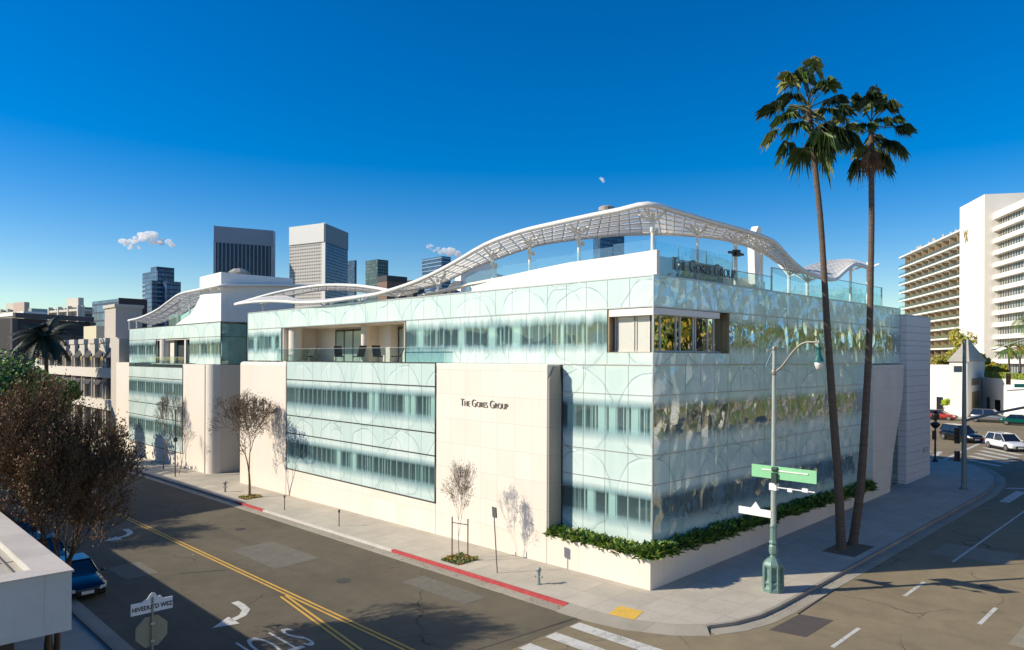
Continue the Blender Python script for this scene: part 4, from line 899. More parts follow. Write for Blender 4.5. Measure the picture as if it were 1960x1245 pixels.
signal(TP, tb+Vector((-.1, .42, 3.9)), (-1, 0, 0), h=1.15); signal(TP, tb+Vector((-.1, .42, 2.4)), (-1, 0, 0), h=.75)
MB().box(tb.x-.35, tb.y+.2, 9.5, tb.x+.2, tb.y+.6, 9.95).build('camera_box', M_grey, TP)
cb_ = P3(52, -8.6)
T3 = thing('traffic_light', 'traffic signal on a thin arm at the right edge, with a green street sign', 'traffic light', cb_)
MB().tube([cb_, cb_+UP*9], [.15, .1], 10).build('pole', M_pole, T3)
e1 = PD(1928, 748, 66); e2 = PD(1990, 744, 63); MB().tube([e1, e2, Vector((cb_.x, cb_.y, e2.z+.2))], .06, 8).build('mast_arm', M_pole, T3)
signal(T3, PD(1930, 726, 66), (-1, -.4, 0), h=1.0)
a = PD(1942, 742, 65); MB().obox(a, RT*2.2-FW*.3, UP*.32, FW*.05).build('street_sign', mat('teal street sign', (.01, .20, .17), .5), T3)
a = PD(1903, 669, 66); b = PD(1935, 658, 65); c = PD(1985, 643, 64); mb = MB(); mb.tube(catmull([a, b, c], 5), .05, 6); mb.bar(a, a+Vector((.3, .2, -.05)), .3, .1); mb.build('lamp_arm', mat('grey lamp arm', (.42, .43, .4), .5), T3)
pb = P3(45.2, 1.24)
T4 = thing('traffic_light', 'short black ornate signal post beyond the banded stone tower', 'traffic light', pb)
MB().lathe([(.24, 0), (.24, .1), (.12, .25), (.09, .5), (.07, 3.0)], pb, 10).build('pole', M_black, T4)
mb = MB(); mb.lathe([(.1, 3.0), (.3, 3.15), (.42, 3.35), (.42, 3.45), (.15, 3.6), (.12, 3.75), (.2, 3.8), (.3, 3.9), (.34, 4.2), (.2, 4.45), (.1, 4.55)], pb, 8); mb.box(pb.x-.5, pb.y-.5, pb.z+4.6, pb.x+.5, pb.y+.5, pb.z+4.68); mb.box(pb.x-.06, pb.y-.06, pb.z+4.4, pb.x+.06, pb.y+.06, pb.z+4.6); mb.build('ornament', M_black, T4)
signal(T4, pb+Vector((-.1, .05, 2.4)), (-1, -.3, 0), h=.8)
# leaning sign by the kerb
sb = P3(-3.83, 6.46)
SP = thing('parking_sign', 'thin leaning post with a small dark sign box near the kerb, left of the planter', 'sign', sb)
tp_ = Vector((-3.97, 6.6, 3.05)); MB().tube([sb-UP*.1, tp_], .028, 8).build('post', mat('rusty galvanised post', (.20, .17, .14), .6, .4), SP)
dn_ = (tp_-sb).normalized(); mb = MB(); mb.obox(tp_-dn_*.5+Vector((-.03, -.16, 0)), (.02, 0, 0), (.05, .32, 0), dn_*.52); mb.obox(tp_-dn_*.5+Vector((.03, -.16, 0)), (.02, 0, 0), (.05, .32, 0), dn_*.5); mb.build('sign_plate', mat('dull grey plate', (.14, .14, .13), .5), SP)
# thin posts
for k, (px, py, h, lab) in enumerate(((649, 1008, 1.0, 'thin dark post on the pavement, the nearer of two before the glass panel'), (544.6, 977, 1.0, 'thin dark post on the pavement, close to the wide crowned street tree'))):
    q = GP(px, py); t = thing('parking_post', lab, 'post', q, 'thin parking posts on the pavement'); MB().tube([q, q+UP*h], .03, 6).build('post', M_dkrail, t); MB().box(q.x-.05, q.y-.04, q.z+h-.12, q.x+.05, q.y+.04, q.z+h+.06).build('head', M_dkrail, t)
q = P3(-3.65, 50.4); t = thing('sign_pole', 'thin tall dark pole at the kerb among the slender bare trees of the farther wing', 'pole', q)
MB().tube([q, q+UP*6.2], .05, 6).build('pole', M_dkrail, t); MB().box(q.x-.18, q.y-.03, q.z+3.2, q.x+.18, q.y+.0, q.z+3.6).build('sign_plate', M_dkrail, t)
def hydrant(q, lab, m, s=1.0):
    t = thing('fire_hydrant', lab, 'fire hydrant', q, 'hydrants on the pavement')
    MB().lathe([(.11*s, -.02), (.11*s, .04), (.07*s, .06), (.07*s, .5*s), (.09*s, .53*s), (.09*s, .6*s), (.1*s, .62*s), (.1*s, .72*s), (.05*s, .8*s)], q, 10).build('body', m, t, smooth=False)
    for a, z in ((.3, .66), (3.4, .66), (1.9, .36), (5.0, .36)):
        d = Vector((cos(a), sin(a), 0)); p = q+UP*z*s; mb = MB(); mb.tube([p+d*.06*s, p+d*.15*s], .045*s, 8); mb.tube([p+d*.15*s, p+d*.18*s], .06*s, 6); mb.build('outlet', m, t)
hydrant(P3(-3.74, 3.72), 'grey double-outlet hydrant on the pavement below the corner planter', mat('grey green hydrant', (.28, .33, .31), .5, .2, var=.2))
hydrant(P3(-3.77, 38.98), 'small distant hydrant with a white cap beside the wide crowned street tree', mat('pale hydrant', (.30, .29, .26), .5), 1.1)
# stop sign seen from behind
sq = P3(-21.2, 2.4)
SS = thing('stop_sign', 'back of an octagonal stop sign below a white street name plate', 'street sign', sq)
pole = MB().tube([sq, sq+UP*4.05], .033, 8).build('post', mat('tan grey post', (.30, .28, .22), .6, .3), SS)
mb = MB(); [mb.tube([(sq.x, sq.y+.02, z), (sq.x, sq.y-.05, z)], .018, 6) for z in (2.2, 2.7, 3.1, 3.27)]; [mb.box(sq.x-.06, sq.y-.045, z-.03, sq.x+.06, sq.y-.03, z+.03) for z in (2.2, 2.7)]; mb.build('bracket', M_alu, SS)
oc = [(sq.x+.47*cos(PI/8+k*PI/4), sq.y+.06, 2.45+.47*sin(PI/8+k*PI/4)) for k in range(8)]
MB().extr(oc, (0, .02, 0)).build('octagon_plate', mat('dull back of sign', (.30, .29, .20), .5, .2, var=.2, scale=2), SS)
bl = MB().box(sq.x-.58, sq.y+.0, 3.02, sq.x+.56, sq.y+.03, 3.36).build('name_plate', mat('white name plate', (.75, .76, .74), .5), SS)
MB().extr([(sq.x+.02+a, sq.y+.001, 3.362+b) for a, b in [(-.3, 0), (-.22, .05), (-.15, .07), (-.1, .16), (-.03, .22), (.05, .2), (.12, .08), (.2, .1), (.26, .03), (.28, 0)]], (0, .025, 0)).build('crest', M_swhite, bl)
text('lettering', 'HIVEDUTD WEZ', .17, M_black, bl, frame_m((sq.x, sq.y-.006, 3.12), (1, 0, 0), (0, 0, 1)), .004, sx=.88, off=.004)

# ------------------------------------------------------------------ vehicles
M_tyre = mat('tyre rubber', (.02, .02, .02), .8); M_rim = mat('alloy rim', (.4, .4, .4), .3, .8); M_cglass = mat('tinted car glass', (.01, .014, .02), .04, spec=.9); M_lamp = mat('headlight glass', (.75, .77, .78), .1); M_chrome = mat('chrome trim', (.6, .6, .6), .12, .9); M_tail = mat('red tail light', (.35, .01, .01), .3)
def car(name, label, cat, L=4.6, W=1.85, H=1.6, body=(.02, .03, .05), suv=True, group=None, metal=.3):
    t = thing(name, label, cat, (0, 0, 0), group); bm_ = mat('car paint '+str(body), body, .22, metal, var=.03, coat=.6)
    h = L/2; hb = H*(.60 if suv else .66); lo = .26
    prof = [(-h, .45, hb*.85), (-h+.12, lo, hb*.97), (-h+.6, lo, hb*1.02), (-h*.3, lo, hb), (h*.35, lo, hb*.97), (h*.62, lo, hb*.93), (h-.25, lo, hb*.80), (h-.05, lo+.04, hb*.66), (h, .42, hb*.52)]
    mb = MB(); rings = []
    for (x, z0, z1) in prof:
        e = 1-.14*max(0, (abs(x)-h*.72)/(h*.28))**2; w_ = W/2*e
        rings.append([(x, -w_*.86, z0), (x, -w_*.97, z0+.12), (x, -w_, (z0+z1)/2), (x, -w_*.97, z1-.1), (x, -w_*.82, z1), (x, 0, z1+.035), (x, w_*.82, z1), (x, w_*.97, z1-.1), (x, w_, (z0+z1)/2), (x, w_*.97, z0+.12), (x, w_*.86, z0)])
    vs = [v for r in rings for v in r]; n = 11; fs = []
    for i in range(len(rings)-1):
        for j in range(n-1): fs.append((i*n+j, i*n+j+1, (i+1)*n+j+1, (i+1)*n+j))
        fs.append((i*n+n-1, i*n, (i+1)*n, (i+1)*n+n-1))
    fs += [tuple(range(n-1, -1, -1)), tuple(range((len(rings)-1)*n, len(rings)*n))]
    mb.add(vs, fs); bo = mb.build('body', bm_, t, smooth=True); sm = bo.modifiers.new('s', 'SUBSURF'); sm.levels = 1; sm.render_levels = 1
    xs = [-h+.12, -h+.55, h*.12, h*.48] if suv else [-h+.75, -h+1.35, h*.05, h*.42]
    cabin = MB(); wb, wt = W/2*.86, W/2*.70
    cabin.add([(xs[0], -wb, hb-.02), (xs[3], -wb, hb-.05), (xs[3], wb, hb-.05), (xs[0], wb, hb-.02), (xs[1]-.12, -wt, H-.05), (xs[2], -wt, H-.05), (xs[2], wt, H-.05), (xs[1]-.12, wt, H-.05)], [(3, 2, 1, 0), (4, 5, 6, 7), (0, 1, 5, 4), (1, 2, 6, 5), (2, 3, 7, 6), (3, 0, 4, 7)])
    cabin.build('windows', M_cglass, t, bevel=.05)
    rf = MB(); rf.box(xs[1]-.16, -wt-.01, H-.055, xs[2]+.04, wt+.01, H)
    for s in (-1, 1):
        rf.bar((xs[3], s*wb, hb-.03), (xs[2], s*(wt+.005), H-.04), .05, .05); rf.bar((xs[0], s*wb, hb), (xs[1]-.12, s*(wt+.005), H-.04), .08, .07)
        xm = (xs[1]+xs[2])/2; rf.bar((xm+.05, s*(wb+.005), hb-.02), (xm, s*(wt+.01), H-.04), .07, .05)
    rf.build('roof', bm_, t, bevel=.02)
    wr = .35 if suv else .32
    for x in (-h+.82, h-.85):
        for s in (-1, 1):
            wl = MB().lathe([(wr*.6, -.11), (wr, -.09), (wr, .09), (wr*.6, .11)], (x, s*(W/2-.10), wr), 18, ax='y').build('wheel', M_tyre, t); MB().lathe([(.05, -.02), (wr*.64, -.01), (wr*.64, .02), (.05, .03)], (x, s*(W/2+.0), wr), 12, ax='y').build('rim', M_rim, wl)
    for s in (-1, 1):
        MB().extr([(h-.32, s*W*.46, hb*.76), (h-.04, s*W*.40, hb*.62), (h-.0, s*W*.28, hb*.60), (h-.0, s*W*.28, hb*.48), (h-.05, s*W*.42, hb*.46), (h-.3, s*W*.475, hb*.6)], (.0, 0, .05)).build('headlight', M_lamp, t, bevel=.01)
        MB().box(-h-.02, s*W*.46, hb*.62, -h+.1, s*W*.30, hb*.82).build('tail_light', M_tail, t, bevel=.01)
        MB().blob((h*.40, s*(W/2+.08), hb+.02), (.08, .1, .07)).build('mirror', bm_, t, smooth=True)
    mb = MB(); mb.box(h-.02, -W*.24, hb*.36, h+.015, W*.24, hb*.56); gr = mb.build('grille', M_black, t, bevel=.01); MB().box(h+.0, -W*.25, hb*.56, h+.03, W*.25, hb*.60).build('trim', M_chrome, gr)
    MB().box(h-.01, -.26, .34, h+.035, .26, .48).build('number_plate', mat('plate white', (.75, .76, .75), .5), t)
    mb = MB(); mb.box(-h+.4, -W*.42, .16, h-.4, W*.42, .3); mb.build('underbody', M_black, t)
    return t
def put(o, x, y, head, dz=RZ):
    o.location = (x, y, g(x, y)+dz+.005); o.rotation_euler = (0, 0, math.atan2(head[1], head[0])); ORG[o.name] = Vector(o.location); return o
gp = 'dark cars parked along the left kerb'
c1 = car('parked_car', 'dark blue saloon parked nose out at the left kerb beside the flat white roof', 'car', 4.7, 1.85, 1.45, (.003, .007, .025), False, gp); put(c1, -19.0, 20.2, (0, -1))
for y, lab in ((26.4, 'dark blue saloon parked second in the left kerb row, half hidden by twigs'), (32.6, 'dark blue saloon parked third in the left kerb row, behind the twiggy trees')):
    c = copy_tree(c1); c['label'] = lab; put(c, -19.0, y, (0, -1))
put(car('suv', 'black suv crossing the far intersection beyond the banded stone tower', 'car', 4.9, 1.95, 1.75, (.006, .008, .01)), 62.9, 3.8, (-.62, -.78))
put(car('suv', 'white suv turning at the right edge behind the zebra crossing', 'car', 4.5, 1.9, 1.62, (.72, .74, .78), metal=0), 58.2, -1.4, (-.72, -.69))
put(car('suv', 'silver suv parked side on before the white building with the pyramid roof', 'car', 5.0, 2.0, 1.85, (.25, .26, .27), metal=.6), 91.5, 7.6, (0, -1))
put(car('parked_car', 'orange red car parked farthest left before the white building', 'car', 4.5, 1.85, 1.5, (.5, .05, .03), False), 92, 14.2, (0, -1))
put(car('parked_car', 'dark green car at the right edge in front of the silver suv', 'car', 4.9, 1.9, 1.45, (.0, .10, .07), False), 88.5, 3.4, (.1, -1))

# ------------------------------------------------------------------ neighbouring and far buildings
def fbox(name, label, cl, l, r, top, D, alpha, wallm, zb=-2, cat='building', group=None, part='wall', cap=None, capm=None, beta=None):
    """free-standing block: near corner seen at column c, faces running back at angle alpha"""
    c = cl; A = FW*sin(alpha)-RT*cos(alpha); Bv = RT*sin(alpha)+FW*cos(alpha)
    if beta: A = FW*cos(beta)-RT*sin(beta)
    o = CAMP+(FW+RT*((c-CX)/FPX))*D; o.z = 0
    def length(d, px):
        k = (px-CX)/FPX; q = o-CAMP; den = d.dot(RT)-k*d.dot(FW)
        return max(1, (k*q.dot(FW)-q.dot(RT))/den)
    la = length(A, l); lb_ = length(Bv, r); zt = CAMP.z+(HY-top+(c-CX)*-ROLL*-1*0)/FPX*D
    t = thing(name, label, cat, (o.x, o.y, 0), group)
    mb = MB(); mb.obox((o.x, o.y, zb), A*la, Bv*lb_, (0, 0, zt-zb)); mb.build(part, wallm, t)
    if cap:
        mb = MB(); e = .25; mb.obox(Vector((o.x, o.y, zt-cap))-A*e-Bv*e, A*(la+2*e), Bv*(lb_+2*e), (0, 0, cap+.3)); mb.build('parapet', capm or M_wall, t)
    return t, o, A, Bv, la, lb_, zt
def ribs_on(t, o, A, la, out, z0, z1, du, w_, dep, m, name='mullion'):
    mb = MB(); n = int(la/du); out = out.normalized()
    for i in range(n+1): mb.obox(Vector((o.x, o.y, z0))+A*(la*i/max(1, n)-w_/2)-out*0, A*w_, out*dep, (0, 0, z1-z0))
    return mb.build(name, m, t)
def bands_on(t, o, A, la, out, z0, z1, dz, h, dep, m, name='floor_band'):
    mb = MB(); z = z0
    while z < z1: mb.obox(Vector((o.x, o.y, z)), A*la, out.normalized()*dep, (0, 0, h)); z += dz
    return mb.build(name, m, t)
gm_blue = grid_mat('blue curtain wall', (.02, .04, .085), (.03, .10, .20), 3, 3.8, .12, .22, .12); gm_dark = grid_mat('dark curtain wall', (.02, .035, .06), (.015, .04, .08), 2.2, 3.9, .15, .2, .15)
M_tw = mat('tower pale cladding', (.62, .62, .60), .6, var=.04); M_tg = mat('tower grey louvre', (.30, .34, .40), .6, var=.06)
# twin towers
t, o, A, Bv, la, lb_, zt = fbox('office_tower', 'dark blue slab tower with a grey top band, left one of the twin towers', 409, 405, 522, 435, 905, R(62), gm_dark, zb=-5, beta=R(5))
ribs_on(t, o, Bv, lb_, -A, 0, zt-18, 4.6, 1.0, .8, M_tg); MB().obox(Vector((o.x, o.y, zt-20))-A*-.0-A*1.2*-1*-1, Bv*lb_, A*1.0, (0, 0, 20)).build('top_band', M_tg, t)
MB().obox(Vector((o.x, o.y, -5))-Bv*.4-A*.4, A*la, Bv*2.2, (0, 0, zt+5.5)).build('edge_wall', M_tw, t); a = o+Bv*(lb_-2); MB().obox(Vector((a.x, a.y, -5))-A*.6, A*10, Bv*2.6, (0, 0, zt+5)).build('edge_wall', M_tw, t)
t, o, A, Bv, la, lb_, zt = fbox('office_tower', 'white framed tower seen on its corner, right one of the twin towers', 621, 554.5, 665, 430, 890, R(11), gm_blue, zb=-5, beta=R(59))
MB().obox(Vector((o.x, o.y, -5))-Bv*.5, A*la, Bv*-1.0, (0, 0, zt+5-0)).build('sunlit_face', grid_mat('pale punched facade', (.52, .50, .46), (.10, .10, .10), 3.0, 4.0, .42, .5, .3, wr=.8), t)
MB().obox(Vector((o.x, o.y, zt-22))-Bv*1.6, A*la, Bv*-1.2, (0, 0, 22.5)).build('top_band', M_tw, t); MB().obox(Vector((o.x, o.y, -5))-Bv*1.7-A*1.5, A*6, Bv*1.7, (0, 0, zt+6)).build('edge_wall', M_tw, t)
MB().obox(Vector((o.x, o.y, zt-22))-A*.8, Bv*lb_, A*.7, (0, 0, 22.3)).build('top_band', mat('shade-toned blue band', (.12, .17, .22), .5), t)  # top band again, coloured darker and bluer for the shaded side
# other towers
t, o, A, Bv, la, lb_, zt = fbox('office_tower', 'stepped blue glass tower with silver floor lines, standing alone at the left', 301, 272, 331, 521, 640, R(42), gm_blue)
for (c, l, r, tp) in ((299, 278, 323, 513), (290, 266, 312, 541), (318, 300, 337.5, 542)):
    A2 = A; k = CAMP+(FW+RT*((c-CX)/FPX))*(636 if tp > 515 else 642); k.z = 0; kk = 642/FPX
    MB().obox(Vector((k.x, k.y, -2)), A*(c-l)*kk*1.3, Bv*(r-c)*kk*1.4, (0, 0, CAMP.z+(HY-tp)*kk+2)).build('tower_step', gm_blue, t)
for s, ln in ((A, la), (Bv, lb_)):
    pass
bands_on(t, o, A, la, -Bv, 4, zt-8, 3.9, .9, .6, mat('silver floor line', (.42, .46, .5), .4, .3)); bands_on(t, o, Bv, lb_, -A, 4, zt-8, 3.9, .9, .6, MC['silver floor line'])
fbox('office_tower', 'narrow dark blue tower close behind the white framed tower', 678, 663, 682, 499.5, 1000, R(40), gm_blue)
t, *_ = fbox('office_tower', 'dark green glass tower with a flat top behind the arched roof canopy', 722, 699, 742.5, 497.5, 820, R(45), grid_mat('green curtain wall', (.03, .05, .05), (.07, .13, .13), 3, 3.6, .2, .3, .15)); 
fbox('office_building', 'low brown and black block in front of the green glass tower', 740, 722, 778, 529, 560, R(48), mat('brown stone block', (.17, .10, .07), .6), cap=4, capm=mat('black roof cap', (.03, .03, .035), .5))
fbox('office_building', 'flat dark block at the foot of the long canopy slope', 790, 774, 812, 537, 600, R(35), mat('black stone block', (.035, .03, .035), .5))
t, o, A, Bv, la, lb_, zt = fbox('office_tower', 'rounded blue tower with bright floor rings under the small right cloud', 845, 807, 862, 491, 760, R(50), gm_blue)
bands_on(t, o, A, la, -Bv, 4, zt, 3.9, 1.0, .7, mat('blue floor ring', (.25, .36, .48), .35, .3)); bands_on(t, o, Bv, lb_, -A, 4, zt, 3.9, 1.0, .7, MC['blue floor ring'])
t, o, A, Bv, la, lb_, zt = fbox('office_tower', 'deep blue tower with a drum on its roof, seen behind the canopy crest', 1148, 1134.5, 1194, 402, 620, R(50), gm_blue)
mb = MB(); k = o+Bv*9+A*1; mb.lathe([(7, 0), (7, 3.5), (5, 4.6), (1, 5)], (k.x, k.y, zt), 16); mb.build('roof_drum', mat('grey drum', (.35, .33, .30), .6), t); mb = MB(); k = o+Bv*3; mb.obox((k.x, k.y, zt), Bv*3, A*3, (0, 0, 4)); k = o+Bv*17; mb.obox((k.x, k.y, zt-.5), Bv*3, A*3, (0, 0, 4)); mb.build('roof_plant', M_black, t)
fbox('office_building', 'long dark low block glimpsed under the canopy', 950, 944, 1010, 524, 420, R(20), mat('dark slate block', (.03, .035, .05), .5))
t, o, A, Bv, la, lb_, zt = fbox('office_building', 'low blue glass office block with a dark red stone end wall', 226, 176, 276, 575, 330, R(40), [gm_dark, gm_blue][1])
MB().obox(Vector((o.x, o.y, -2))-A*.6, Bv*(lb_+1), A*.5, (0, 0, zt+2.4)).build('stone_end', mat('dark maroon stone', (.05, .022, .025), .5), t)
M_bal = mat('balcony white', (.60, .56, .48), .7)
def apartments(label, c, l, r, top, D, al, dz=3.1, wallm=None, lf=True):
    t, o, A, Bv, la, lb_, zt = fbox('apartment_building', label, c, l, r, top, D, al, wallm or grid_mat('apartment wall '+str(c), (.42, .38, .32), (.07, .07, .075), 4, dz, .35, .35, .3))
    bands_on(t, o, A, la, -Bv, 1, zt, dz, .9, 1.5, M_bal, 'balcony'); bands_on(t, o, Bv, lb_, -A, 1, zt, dz, .9, 1.2, M_bal, 'balcony')
    ribs_on(t, o, A, la, -Bv, 0, zt+.6, 7, .9, 1.7, M_bal, 'pier'); ribs_on(t, o, Bv, lb_, -A, 0, zt+.6, 6, .8, 1.4, M_bal, 'pier')
    mb = MB(); k = o+A*la*.15+Bv*lb_*.1; mb.obox((k.x, k.y, zt), Bv*lb_*.5, A*la*.4, (0, 0, 4)); mb.build('roof_plant', M_bal, t); return t
apartments('apartment block with white balconies and piers on the left skyline', 156, 100, 177, 591, 300, R(35))
apartments('hazy cream apartment block farthest along the left skyline', 47, -20, 62, 596, 420, R(30))
fbox('apartment_building', 'small pinkish roof block standing on the left skyline', 46, 25, 56, 582, 400, R(35), mat('pink plaster', (.52, .40, .33), .7), zb=10)
fbox('office_building', 'pale green flat block between the skyline apartments', 60, 54, 102, 594, 380, R(30), mat('pale green plaster', (.38, .44, .40), .7))
# dark car park and beige blocks
t, o, A, Bv, la, lb_, zt = fbox('parking_structure', 'dark concrete car park with deep open decks at the left', 24, -40, 175, 613, 160, R(20), mat('dark deck concrete', (.05, .045, .045), .8))
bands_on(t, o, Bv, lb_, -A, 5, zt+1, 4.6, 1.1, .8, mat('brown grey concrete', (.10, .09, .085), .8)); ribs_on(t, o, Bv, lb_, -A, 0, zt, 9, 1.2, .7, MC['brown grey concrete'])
fbox('office_building', 'low brown block with a bright white end wall behind the dark car park', 46, -30, 86, 602, 190, R(40), mat('taupe wall', (.23, .19, .16), .8), cap=.6)
fbox('office_building', 'plain windowless tan block rising just left of the rear glass wing', 221, 200, 272, 588.5, 128, R(46), mat('tan plaster', (.46, .40, .34), .85, var=.04), cap=.25, capm=mat('tan coping', (.50, .45, .38), .8))
fbox('office_building', 'small cream rooftop room among the arches', 184, 160, 199, 627, 140, R(40), mat('yellow cream plaster', (.62, .55, .38), .8))
# arched building beyond the rear wing
M_ws0 = mat('white balustrade', (.72, .68, .60), .7)
AB = thing('arcade_building', 'beige building with tall arched piers and dark awnings beyond the rear glass wing', 'building', (-1, 78, 0))
M_bei = mat('beige stucco', (.52, .47, .40), .85, var=.05); mb = MB(); mb.box(1.2, 78, -2, 12, 132, 11.6); mb.box(-.6, 78, -2, 1.2, 81.2, 12.6); mb.build('wall', M_bei, AB)
mb = MB(); 
for z in (3.4, 7.6): mb.box(.3, 81.2, z, 1.2, 131, z+1.3)
mb.build('floor_band', mat('light beige band', (.60, .56, .48), .8), AB)
for i in range(9):
    y = 83.2+i*5.2; mb = MB(); mb.box(.75, y, -2, 1.2, y+1.0, 12.9)
    arc = [(.75, y+1.0+1.6*(1-cos(a)), 9.3+2.0*sin(a)) for a in [k*PI/12 for k in range(7)]]
    mb.extr(arc+[(.75, y+2.6, 12.9), (.75, y+1.0, 12.9)], (.45, 0, 0)); mb.box(.6, y-.25, 12.2, 1.2, y+2.6, 12.9); mb.tube([(.6, y+.5, -2), (.6, y+.5, 10.4)], .12, 6); mb.build('pier', M_bei, AB, bevel=.03)
    for z0, z1 in ((4.8, 7.4), (9.0, 11.2), (.3, 3.2)): MB().box(1.05, y+1.3, z0, 1.19, y+4.9, z1).build('window', M_cglass, AB)
    for z in (7.6, 11.3): MB().extr([(1.1, y+1.3, z), (.35, y+1.3, z-.9), (.35, y+1.3, z-1.05), (1.1, y+1.3, z-.25)], (0, 3.4, 0)).build('awning', MC.get('black awning cloth') or mat('black awning cloth', (.02, .02, .022), .8), AB)
    MB().box(.35, y+.9, 7.9, .5, y+5.2, 8.75).build('balustrade', M_ws0, AB)
# near left building with the flat roof
NB = thing('flat_roof_building', 'white flat-roofed building with a deep fascia at the bottom left corner', 'building', (-23.6, .95, 0))
zt = 4.97; mb = MB(); mb.box(-23.6, .95, 3.5, -24.2, 47, zt); mb.box(-24.2, .95, 3.5, -60, 1.5, zt); mb.build('fascia', mat('off white fascia', (.55, .55, .50), .6, var=.12, scale=.7), NB, bevel=.01)
mb = MB(); mb.box(-23.56, .91, zt, -24.35, 47, zt+.05); mb.box(-24.35, .91, zt, -60, 1.65, zt+.05); mb.build('coping', concrete('coping concrete', (.60, .54, .47), 40, 3.1), NB)
MB().box(-24.2, 1.5, 4.3, -60, 47, 4.62).build('roof', M_roof, NB); MB().box(-24.6, 2.2, -2, -60, 47, 4.3).build('dark_wall', mat('black shopfront', (.015, .015, .018), .3), NB)
MB().box(-26.2, .87, 4.05, -26.65, .95, 4.4).build('wall_light', mat('weathered bronze fitting', (.30, .19, .13), .6, var=.3, scale=6), NB, bevel=.01)
mb = MB(); mb.tube([(-25.3, 5.2, 4.6), (-25.3, 5.2, 5.0)], .07, 10); mb.lathe([(.12, 5.0), (.12, 5.05), (.02, 5.12)], (-25.3, 5.2, 0), 10); mb.build('roof_pipe', M_grey, NB)
MB().box(-26.6, 9, 4.6, -25.6, 10.2, 5.05).build('roof_hatch', M_alu, NB, bevel=.02)
mb = MB()
for y in (4.5, 8.6, 12.7, 16.8): mb.box(-24.22, y, 4.62, -30, y+.05, 4.635)
mb.tube([(-24.5, 1.7, 4.68), (-24.5, 24, 4.68)], .025, 6); mb.build('roof_seam', mat('roof seam', (.25, .23, .20), .9), NB)
mb = MB(); mb.tube([(-28.5, 1.2, -1), (-28.5, 1.2, 3.5)], .05, 8); mb.build('post', M_grey, NB)
# taller neighbour whose shadow crosses the road
TB = thing('shop_building', 'four-storey plain building farther up the left pavement, beyond the flat white roof', 'building', (-24, 48.5, 0))
MB().box(-24, 48.5, -2, -50, 110, 13.4).build('wall', M_bei, TB); MB().box(-23.9, 48.4, 13.4, -50, 110, 13.7).build('coping', M_wall, TB)
# opposite side of the boulevard (mirrored in the glass)
M_gold = [mat('golden leaf', (.55, .38, .05), .6, var=.3, scale=1, trans=.3), mat('light green leaf', (.22, .30, .05), .6, var=.3, scale=1, trans=.3), mat('dark green leaf', (.03, .05, .015), .6, var=.3, trans=.2)]
for i, (x, y, h) in enumerate(((38, -25, 19), (47, -24, 21), (57, -25, 18), (66, -24, 22), (76, -25, 20), (87, -24, 21), (99, -25, 19), (112, -24, 22), (126, -25, 20))):
    leafy((x, y), h, 5.6, ['full golden green street tree across the boulevard, mirrored in the pillowed glass', 'dense dark green street tree across the boulevard, mirrored in the pillowed glass'][i % 2], 50+i, M_gold if i % 2 == 0 else M_gold[1:]+[M_gold[1]], 2600, 'street trees across the boulevard', lsz=.42, low=-.05)
OB = thing('bounce_building', 'unseen cream building across the boulevard, mirrored in glass, enlarged and brightened to bounce light', 'building', (40, -36, 0)); MB().box(-12, -36, -2, 160, -60, 15).build('wall', grid_mat('pale bounce wall', (.82, .76, .66), (.25, .25, .24), 5, 4, .6, .5), OB); MB().box(-12.2, -35.8, 15, 160, -60, 15.5).build('coping', M_wall, OB)  # unseen block made taller, longer and paler to bounce sun into the shade

# ------------------------------------------------------------------ white building with pyramid roof and the hotel
zf = g(70, 10)
WB = thing('corner_shop_building', 'white stuccoed shop building with a stone pyramid roof over its corner tower', 'building', (100, 10, zf))
M_ws = mat('bright white stucco', (.80, .77, .70), .8, var=.04)
pc = PD(1851, 800, 112); pc.z = zf-.3; al = R(40); A = FW*sin(al)-RT*cos(al); Bv = RT*sin(al)+FW*cos(al); kz = 112/FPX
zpt = CAMP.z-(693-690)*kz
def plen(o, d, px):
    k = (px-CX)/FPX; q = o-CAMP; return (k*q.dot(FW)-q.dot(RT))/(d.dot(RT)-k*d.dot(FW))
la = plen(pc, A, 1817); lb_ = plen(pc, Bv, 1885)
mb = MB(); mb.obox(pc, A*la, Bv*lb_, (0, 0, zpt-pc.z)); mb.build('tower', M_ws, WB)
ap_ = pc+A*la*.5+Bv*lb_*.5; ap_.z = CAMP.z+(690-646)*kz; c4 = [pc-A*.3-Bv*.3, pc+A*(la+.3)-Bv*.3, pc+A*(la+.3)+Bv*(lb_+.3), pc-A*.3+Bv*(lb_+.3)]
c4 = [Vector((v.x, v.y, zpt)) for v in c4]; mb = MB(); mb.add(c4+[ap_], [(0, 1, 2, 3), (0, 4, 1), (1, 4, 2), (2, 4, 3), (3, 4, 0)]); mb.build('pyramid_roof', mat('tan stone roof tile', (.50, .46, .36), .8, var=.15, scale=.8), WB)
nB = -A; mb = MB()
def on(face, u, z0, z1, w_, dep=.05):
    if face == 'b': return (pc+Bv*u-A*dep, Bv*w_, A*(dep+.02))
    return (pc+A*u-Bv*dep, A*w_, Bv*(dep+.02))
for fz, u, z0, z1, w_ in (('b', lb_*.22, 6.4, 7.5, lb_*.42), ('b', lb_*.25, zf+.1, 5.4, lb_*.42)):
    o_, a_, b_2 = on(fz, u, z0, z1, w_); o_.z = z0; mb.obox(o_, a_, b_2, (0, 0, z1-z0))
mb.build('window', mat('golden shop window', (.35, .27, .14), .25, var=.4, scale=2), WB)
pL = PD(1780, 800, 116); pR = PD(1990, 800, 108); dv = (Vector((pR.x, pR.y, 0))-Vector((pL.x, pL.y, 0))); bk = Vector((dv.y, -dv.x, 0)).normalized(); bk = bk if bk.dot(FW) > 0 else -bk
